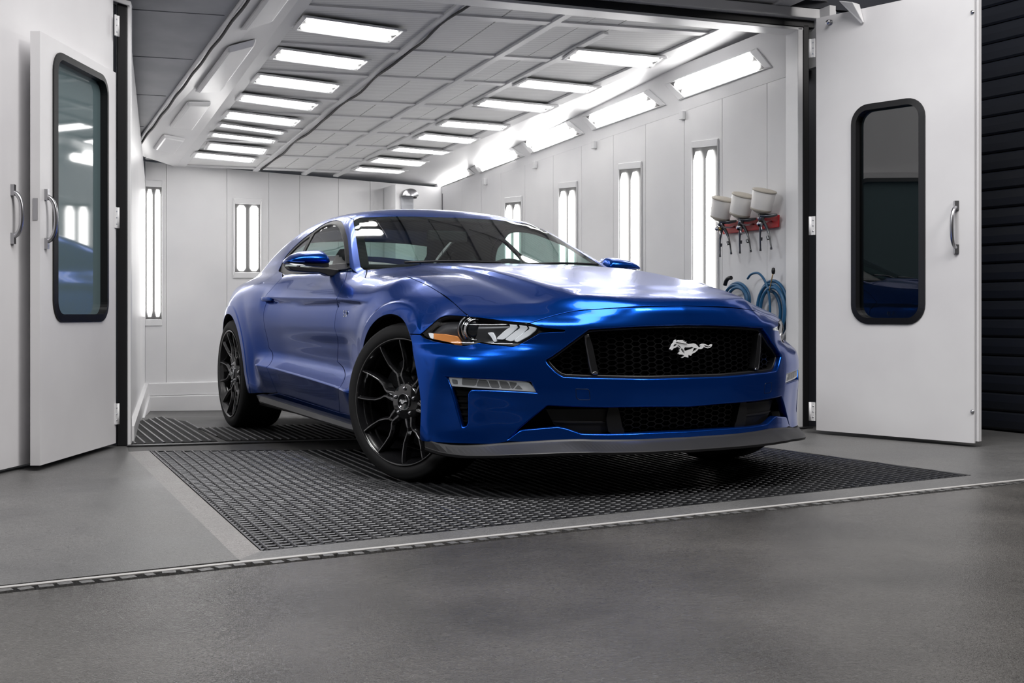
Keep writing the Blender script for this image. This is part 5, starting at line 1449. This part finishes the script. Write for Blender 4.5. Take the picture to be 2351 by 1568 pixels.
# ---- wheels
def wheel_meshes(half):
    d = {}
    h = half
    d['tyre'] = MB().lathe([(.258,h-.026),(.268,h-.012),(.276,h-.004),(.290,h),(.306,h-.001),(.318,h-.006),(.322,h-.007),(.330,h-.014),(.3355,h-.026),(.338,h-.045),(.338,-h+.045),(.3355,-h+.026),(.322,-h+.006),(.30,-h),(.262,-h+.02)], n=96).mesh('tyre', M['rubber'])
    d['wheel'] = MB().lathe([(.258,h-.020),(.271,h-.006),(.2725,h-.002),(.270,h+.001),(.2655,h-.001),(.262,h-.008),(.258,h-.018),(.250,h-.030),(.244,h-.06),(.238,0),(.238,-h+.03)], n=96).mesh('wheel', M['wheel'])
    d['hub'] = MB().lathe([(.0,h-.028),(.070,h-.028),(.078,h-.034),(.086,h-.046),(.090,h-.08),(.085,h-.12)], n=48).mesh('hub', M['wheel'])
    # spoke: slim blade, ridge along its middle, dropping to the hub
    rs = [.064,.080,.095,.110,.125,.145,.175,.21,.24,.256,.264]; wd_ = [.020,.0175,.0155,.0135,.012,.0108,.0095,.0085,.008,.0085,.010]
    hz = [h-.031,h-.029,h-.026,h-.025,h-.027,h-.027,h-.022,h-.014,h-.007,h-.005,h-.005]
    for kk, sg in (('spoke', 1), ('spoke_b', -1)):
        V = []
        for r, w, z in zip(rs, wd_, hz):
            y = sg*(.016*math.exp(-((r-.118)/.030)**2) - .006*math.sin(math.pi*min(max((r-.12)/.145, 0), 1)))
            V += [(r, y-w, z-.014), (r, y-w*.34, z-.0015), (r, y-w*.20, z), (r, y+w*.20, z), (r, y+w*.34, z-.0015), (r, y+w, z-.014), (r, y+w*.75, z-.050), (r, y-w*.75, z-.050)]
        m = len(rs); F_ = [(k*8+j, k*8+(j+1) % 8, (k+1)*8+(j+1) % 8, (k+1)*8+j) for k in range(m-1) for j in range(8)]
        me = MB().add(V, F_).mesh('spoke', M['wheel']); me.materials.append(M['wheel_highlight']); me.polygons.foreach_set('material_index', [1 if (i % 8) in (1, 2, 3) else 0 for i in range(len(F_))]); d[kk] = me
    d['lug_nut'] = MB().lathe([(.0001,.006),(.005,.006),(.0085,.001),(.0095,-.004),(.0095,-.02)], n=12).mesh('lug_nut', M['satin'])
    d['centre_cap'] = MB().lathe([(.0001,.0),(.031,.0),(.032,.003),(.0345,.003),(.036,-.002),(.036,-.02)], n=40).mesh('centre_cap', M['wheel'])
    d['cap_ring'] = MB().lathe([(.0325,.002),(.0335,.0045),(.0350,.0035),(.0362,-.002)], n=40).mesh('cap_ring', M['satin'])
    d['brake_disc'] = MB().lathe([(.09,-.004),(.176,-.004),(.176,-.03),(.09,-.03)], n=64).mesh('brake_disc', M['steel'])
    d['brake_caliper'] = MB().lathe([(.115,.018),(.185,.018),(.195,.0),(.195,-.05),(.115,-.05),(.115,.018)], n=14, a0=math.radians(-35), a1=math.radians(35)).mesh('brake_caliper', M['black'])
    return d
hm = None
def wheel(x, y, s, half, steer, spin, D):
    global hm
    h = half
    w = link('wheel', D['wheel'], car); 
    A = Matrix.Rotation(steer, 4, 'Z') @ Matrix.Rotation(math.pi/2 if s > 0 else -math.pi/2, 4, 'X')
    # s>0: near side, outward = -y  (local +Z -> -Y)
    w.matrix_local = Matrix.Translation((x, y, .338)) @ A @ Matrix.Rotation(spin, 4, 'Z')
    link('tyre', D['tyre'], w); link('hub', D['hub'], w)
    for k in range(12): link('spoke', D['spoke' if k % 2 else 'spoke_b'], w, rot=(0, 0, 2*math.pi*(k + (.06 if k % 2 else -.06))/12))
    for k in range(5):
        a = 2*math.pi*k/5 + .3; link('lug_nut', D['lug_nut'], w, (.0572*math.cos(a), .0572*math.sin(a), h-.024))
    link('centre_cap', D['centre_cap'], w, (0, 0, h-.022)); link('cap_ring', D['cap_ring'], w, (0, 0, h-.022))
    link('brake_disc', D['brake_disc'], w, (0, 0, .03)); link('brake_caliper', D['brake_caliper'], w, (0, 0, .02), (0, 0, 0.5 - spin))
    if hm is None:
        sc = .046/1900; hm = horse(lambda a, b: np.array([(a-1175)*sc, -(b-600)*sc, 0]), np.array([0, 0, 1.]), None, .002).mesh('horse_emblem', M['emblem'], )
    link('horse_emblem', hm, w, (0, 0, h-.020), (0, 0, -spin))
    return w
Df, Dr = wheel_meshes(.1275), wheel_meshes(.1375)
STEER = math.radians(24)
wheel(0, -.792, 1, .1275, STEER, .0, Df); wheel(0, .792, -1, .1275, STEER, .3, Df)
wheel(XR, -.810, 1, .1375, 0, .25, Dr); wheel(XR, .810, -1, .1375, 0, .1, Dr)

# ---- arch liners, floor pan, engine-bay and cabin (dark, seen through gaps and glass)
for cx_, R in ((0, RF+.012), (XR, RR+.012)):
    for s in (1, -1):
        a = np.radians(np.linspace(-12, 192, 26)); V = []
        for w_ in (.90, .55):
            for t_ in a: V.append([cx_ + R*math.cos(t_), s*-w_, ZC + R*math.sin(t_)])
        n = len(a); mb = MB(); mb.add(V, [(i, i+1, n+i+1, n+i) for i in range(n-1)], True); mb.add([[cx_ + R*math.cos(t_), -s*.55, ZC + R*math.sin(t_)] for t_ in a], [tuple(range(n))])
        mb.obj('arch_liner', M['black_matt'], car)
MB().box((-1.36, 0, .19), (1.95, 1.72, .05)).box((.38, 0, .20), (.70, 1.02, .05)).box((-3.3, 0, .24), (.75, 1.2, .05)).box((-1.36, 0, .21), (3.4, 1.02, .05)).obj('floor_pan', M['black_matt'], car)
MB().box((-.80, 0, .55), (.03, 1.45, .66)).obj('bulkhead', M['black_matt'], car)
for s in (1, -1): MB().box((-1.55, s*.80, .56), (1.5, .02, .66)).obj('door_lining', M['interior'], car)
MB().box((-2.75, 0, .60), (.95, 1.1, .66)).obj('rear_shelf', M['interior'], car, bevel=.03)
MB().add([(-.95,-.74,.92),(-.95,.74,.92),(-1.20,.74,.93),(-1.20,-.74,.93),(-1.30,-.74,.86),(-1.30,.74,.86),(-1.28,.74,.55),(-1.28,-.74,.55)], [(0,1,2,3),(3,2,5,4),(4,5,6,7)]).obj('dashboard', M['interior'], car)
def seat(s):
    y = s*.37
    sq = lambda P: smooth_line(np.array(P, float), 14)
    prof = sq([(-1.86,.40),(-1.92,.52),(-1.99,.66),(-2.05,.80),(-2.09,.88)])
    mb = MB(); V = []; n = 14
    for k, (x, z) in enumerate(prof):
        hw = np.interp(z, [.40,.55,.75,.88], [.25,.265,.24,.17]); 
        for j in range(12):
            a = 2*math.pi*j/12; V.append([x + .06*math.cos(a), y + hw*np.sign(math.sin(a))*abs(math.sin(a))**.6, z])
    F_ = [(k*12+j, k*12+(j+1) % 12, (k+1)*12+(j+1) % 12, (k+1)*12+j) for k in range(n-1) for j in range(12)] + [tuple(range(12)), tuple((n-1)*12+j for j in range(12))]
    mb.add(V, F_, True); o = mb.obj('front_seat', M['leather'], car)
    mb = MB(); V = []
    for k, z in enumerate(np.linspace(.88, 1.10, 10)):
        hw = .135*math.sin(math.pi*(.12 + .80*(k+.5)/10))**.5*(1 - .25*k/10)
        for j in range(12):
            a = 2*math.pi*j/12; V.append([-2.08 - .10*(z-.88) + .055*math.cos(a)*(.6 + .4*math.sin(math.pi*(k+.5)/10)), y + hw*np.sign(math.sin(a))*abs(math.sin(a))**.7, z])
    n = 10
    mb.add(V, [(k*12+j, k*12+(j+1) % 12, (k+1)*12+(j+1) % 12, (k+1)*12+j) for k in range(n-1) for j in range(12)] + [tuple(range(12)), tuple((n-1)*12+j for j in range(12))], True)
    mb.obj('headrest', M['leather'], o)
    MB().box((-1.62, y, .42), (.56, .50, .16)).obj('cushion', M['leather'], o, bevel=.05)
seat(1); seat(-1)
for s in (1, -1): MB().box((-2.62, s*.32, .86), (.14, .5, .24)).obj('rear_seat', M['leather'], car, bevel=.05)
a = np.linspace(0, 2*math.pi, 33)[:-1]; MB().tube(np.stack([-1.36 - .09*np.sin(a), .37 + .185*np.cos(a), .86 + .16*np.sin(a)], 1), .015, 8, closed=True).obj('steering_wheel', M['leather'], car)
MB().box((-1.50, .0, 1.155), (.03, .25, .065)).obj('rear_view_mirror', M['black'], car, bevel=.012)
# roof lining
lin = panel_mesh('roof_lining', Chart('T', lambda P: f_upp(P) + .035, .85, 0, .8), roof_out, step=.05, gap=.01, mat=M['interior'], flange=0)
link('roof_lining', lin, car)
# ============================================================ spray guns, hoses
M['cup'] = mat('milky_white_cup', (.78, .76, .74), .35)
M['cup_lid'] = mat('stained_cup_edge', (.46, .42, .36), .6)
M['gun'] = mat('dark_gun_metal', (.12, .125, .13), .3, .8)
M['red'] = mat('red_enamel', (.42, .018, .022), .35)
M['hose'] = mat('blue_rubber_hose', (.012, .085, .19), .4)
M['brass'] = mat('brass', (.55, .36, .14), .3, .9)
re_ = (RWb-RWa)*[1, 1, 0]; re_ /= np.linalg.norm(re_)          # along the wall, away from the doorway
rr_ = -re_                                                    # image right
rk = RW.off(.02); P = [rk.hit(*p) for p in [(1664, 513), (1791, 493), (1790, 522), (1662, 538)]]
rack = MB().hexa(P, [p + RW.n*.014 for p in P]).obj('gun_rack', M['red'], bevel=.004); tag(rack, 'red metal rack plate on the white right wall holding three spray guns', 'rack')
for u, v in ((1690, 521), (1733, 515), (1775, 508)):
    p = rk.hit(u, v) + RW.n*.014; b = MB(); b.tube(smooth_line(np.array([p, p + RW.n*.05 - up*.006, p + RW.n*.10, p + RW.n*.115 + up*.02]), 10), .006, 8); b.obj('rack_hook', M['satin'], rack)
GUNS = [dict(cup=[(1645, 456), (1680, 456), (1668, 500), (1639, 497)], body=(1662, 512), l=(1653, 590), r=(1679, 583), nz=(1638, 528), lab='white-cupped spray gun on the left of the red rack, nearest the wall light'),
        dict(cup=[(1691, 446), (1726, 448), (1714, 494), (1683, 488)], body=(1706, 508), l=(1699, 582), r=(1724, 578), nz=(1692, 528), lab='white-cupped spray gun hanging in the middle of the red rack'),
        dict(cup=[(1738, 435), (1774, 438), (1763, 482), (1731, 478)], body=(1752, 500), l=(1746, 576), r=(1771, 572), nz=(1740, 520), lab='white-cupped spray gun on the right of the red rack, nearest the door jamb')]
pl_ = RW.off(.12)
for g in GUNS:
    q = [pl_.hit(*p) for p in g['cup']]; top = (q[0]+q[1])/2; bot = (q[2]+q[3])/2; r0 = np.linalg.norm(q[0]-q[1])/2; r1 = np.linalg.norm(q[2]-q[3])/2
    bd = pl_.hit(*g['body']); root = empty('spray_gun', bd); tag(root, g['lab'], 'spray gun', 'spray guns on the red rack')
    ax = top - bot; H_ = np.linalg.norm(ax); ax = ax/H_; L = lambda p: p - bd
    c = MB(); c.lathe([(.006, -H_*.32), (r1*.45, -H_*.20), (r1*.98, -H_*.06), (r1, .0), (r0*1.0, H_*.93), (r0*.98, H_*.95)], L(bot), ax, 28); cup = c.obj('cup', M['cup'], root)
    c = MB(); c.lathe([(r0*1.0, H_*.92), (r0*1.05, H_*.935), (r0*1.05, H_*1.0), (r0*.9, H_*1.025), (.0001, H_*1.03)], L(bot), ax, 28); c.obj('lid', M['cup_lid'], cup)
    c = MB(); c.lathe([(r1*.50, -H_*.20), (r1*1.0, -H_*.058), (r1*1.01, .0), (r1*.99, .012)], L(bot), ax, 28); c.obj('cup_base', M['cup_lid'], cup)
    jn = L(bot) - ax*H_*.2
    b = MB(); b.lathe([(.012, .03), (.020, .02), (.021, .0), (.014, -.01)], jn, ax, 14); b.obj('connector', M['gun'], root)
    nz = L(pl_.off(.05).hit(*g['nz'])); hd = jn*.35
    b = MB(); b.tube([jn, hd, hd + (nz-hd)*.35 - up*.012], [.016, .022, .016], 12); b.tube([hd + RW.n*.02, hd - RW.n*.03 + rr_*.035, hd - RW.n*.05 + rr_*.085 + up*.004], [.015, .013, .008], 10); b.obj('body', M['gun'], root)
    b = MB(); b.lathe([(.010, .0), (.019, .006), (.020, .02), (.012, .026)], hd + (nz-hd)*.4 - up*.014, (nz-hd) - up*.01, 14); b.obj('air_cap', M['satin'], root)
    for key, nm in (('l', 'grip'), ('r', 'hose_tail')):
        t = L(pl_.hit(*g[key])); a0 = hd - up*.02
        b = MB(); pth = smooth_line(np.array([a0, a0 + (t-a0)*.4 + RW.n*(.01 if key == 'l' else -.02), t]), 12); b.tube(pth, np.interp(np.linspace(0, 1, 12), [0, .3, .45, .5, .95, 1], [.013, .011, .008, .006, .0055, .0075]), 8)
        b.lathe([(.009, -.01), (.010, .0), (.009, .012)], lerp(a0, t, .62), t-a0, 8); b.obj(nm, M['gun'], root)
    b = MB(); tp = hd + (nz-hd)*.3 - up*.03; b.tube(smooth_line(np.array([hd - up*.01, tp, tp - up*.05 + rr_*.015]), 8), .004, 6); b.obj('trigger', M['satin'], root)
    b = MB(); p_ = hd - up*.045 + RW.n*.012; b.lathe([(.006, 0), (.011, .004), (.011, .016), (.004, .02)], p_, RW.n, 10); b.obj('fan_knob', M['brass'], root)
# hoses
hp_ = RW.off(.05)
def coil(c, ru, rv, nloop, name, lab, rad=.0115):
    """coil of hose hung on the wall; c centre px, radii px"""
    root = empty(name, hp_.hit(*c)); tag(root, lab, 'hose', 'blue air hoses on the right wall'); o = hp_.hit(*c)
    for k in range(nloop):
        a = np.linspace(0, 2*math.pi, 41)[:-1]; f = 1 - .09*k; jx = random.uniform(-4, 4)
        P = [RW.off(.05 + .02*(k % 3)).hit(c[0] + jx + ru*f*math.cos(t), c[1] + rv*(.0) + rv*f*math.sin(t) + k*1.5) - o for t in a]
        MB().tube(P, rad, 8, closed=True).obj('loop', M['hose'], root)
    return root
h1 = coil((1771, 712), 34, 67, 4, 'air_hose', 'large coil of blue air hose hung beside the right jamb')
o = np.array(h1.location)
pth = smooth_line(np.array([RW.off(.09).hit(*p) - o for p in [(1716, 640), (1724, 630), (1740, 627), (1752, 638), (1762, 660), (1767, 690), (1768, 740)]]), 26)
MB().tube(pth, .008, 8).obj('hose_end', M['hose'], h1)
pth = smooth_line(np.array([RW.off(.10).hit(*p) - o for p in [(1766, 668), (1770, 650), (1773, 635), (1775, 628)]]), 8); MB().tube(pth, .004, 6).obj('blow_gun_pipe', M['brass'], h1)
c_ = RW.off(.10).hit(1775.5, 622) - o; MB().lathe([(.0001, -.022), (.010, -.018), (.013, 0), (.010, .018), (.0001, .022)], c_, (0, 0, 1), 12).obj('rubber_nozzle', M['seal'], h1)
h2 = coil((1690, 690), 28, 40, 3, 'air_hose', 'smaller coil of blue air hose behind the bonnet of the blue coupe')
o = np.array(h2.location); P = smooth_line(np.array([RW.off(.09).hit(*p) - o for p in [(1664, 655), (1667, 645), (1672, 639), (1679, 638)]]), 10); MB().tube(P, .014, 8).obj('hose_end', M['seal'], h2)
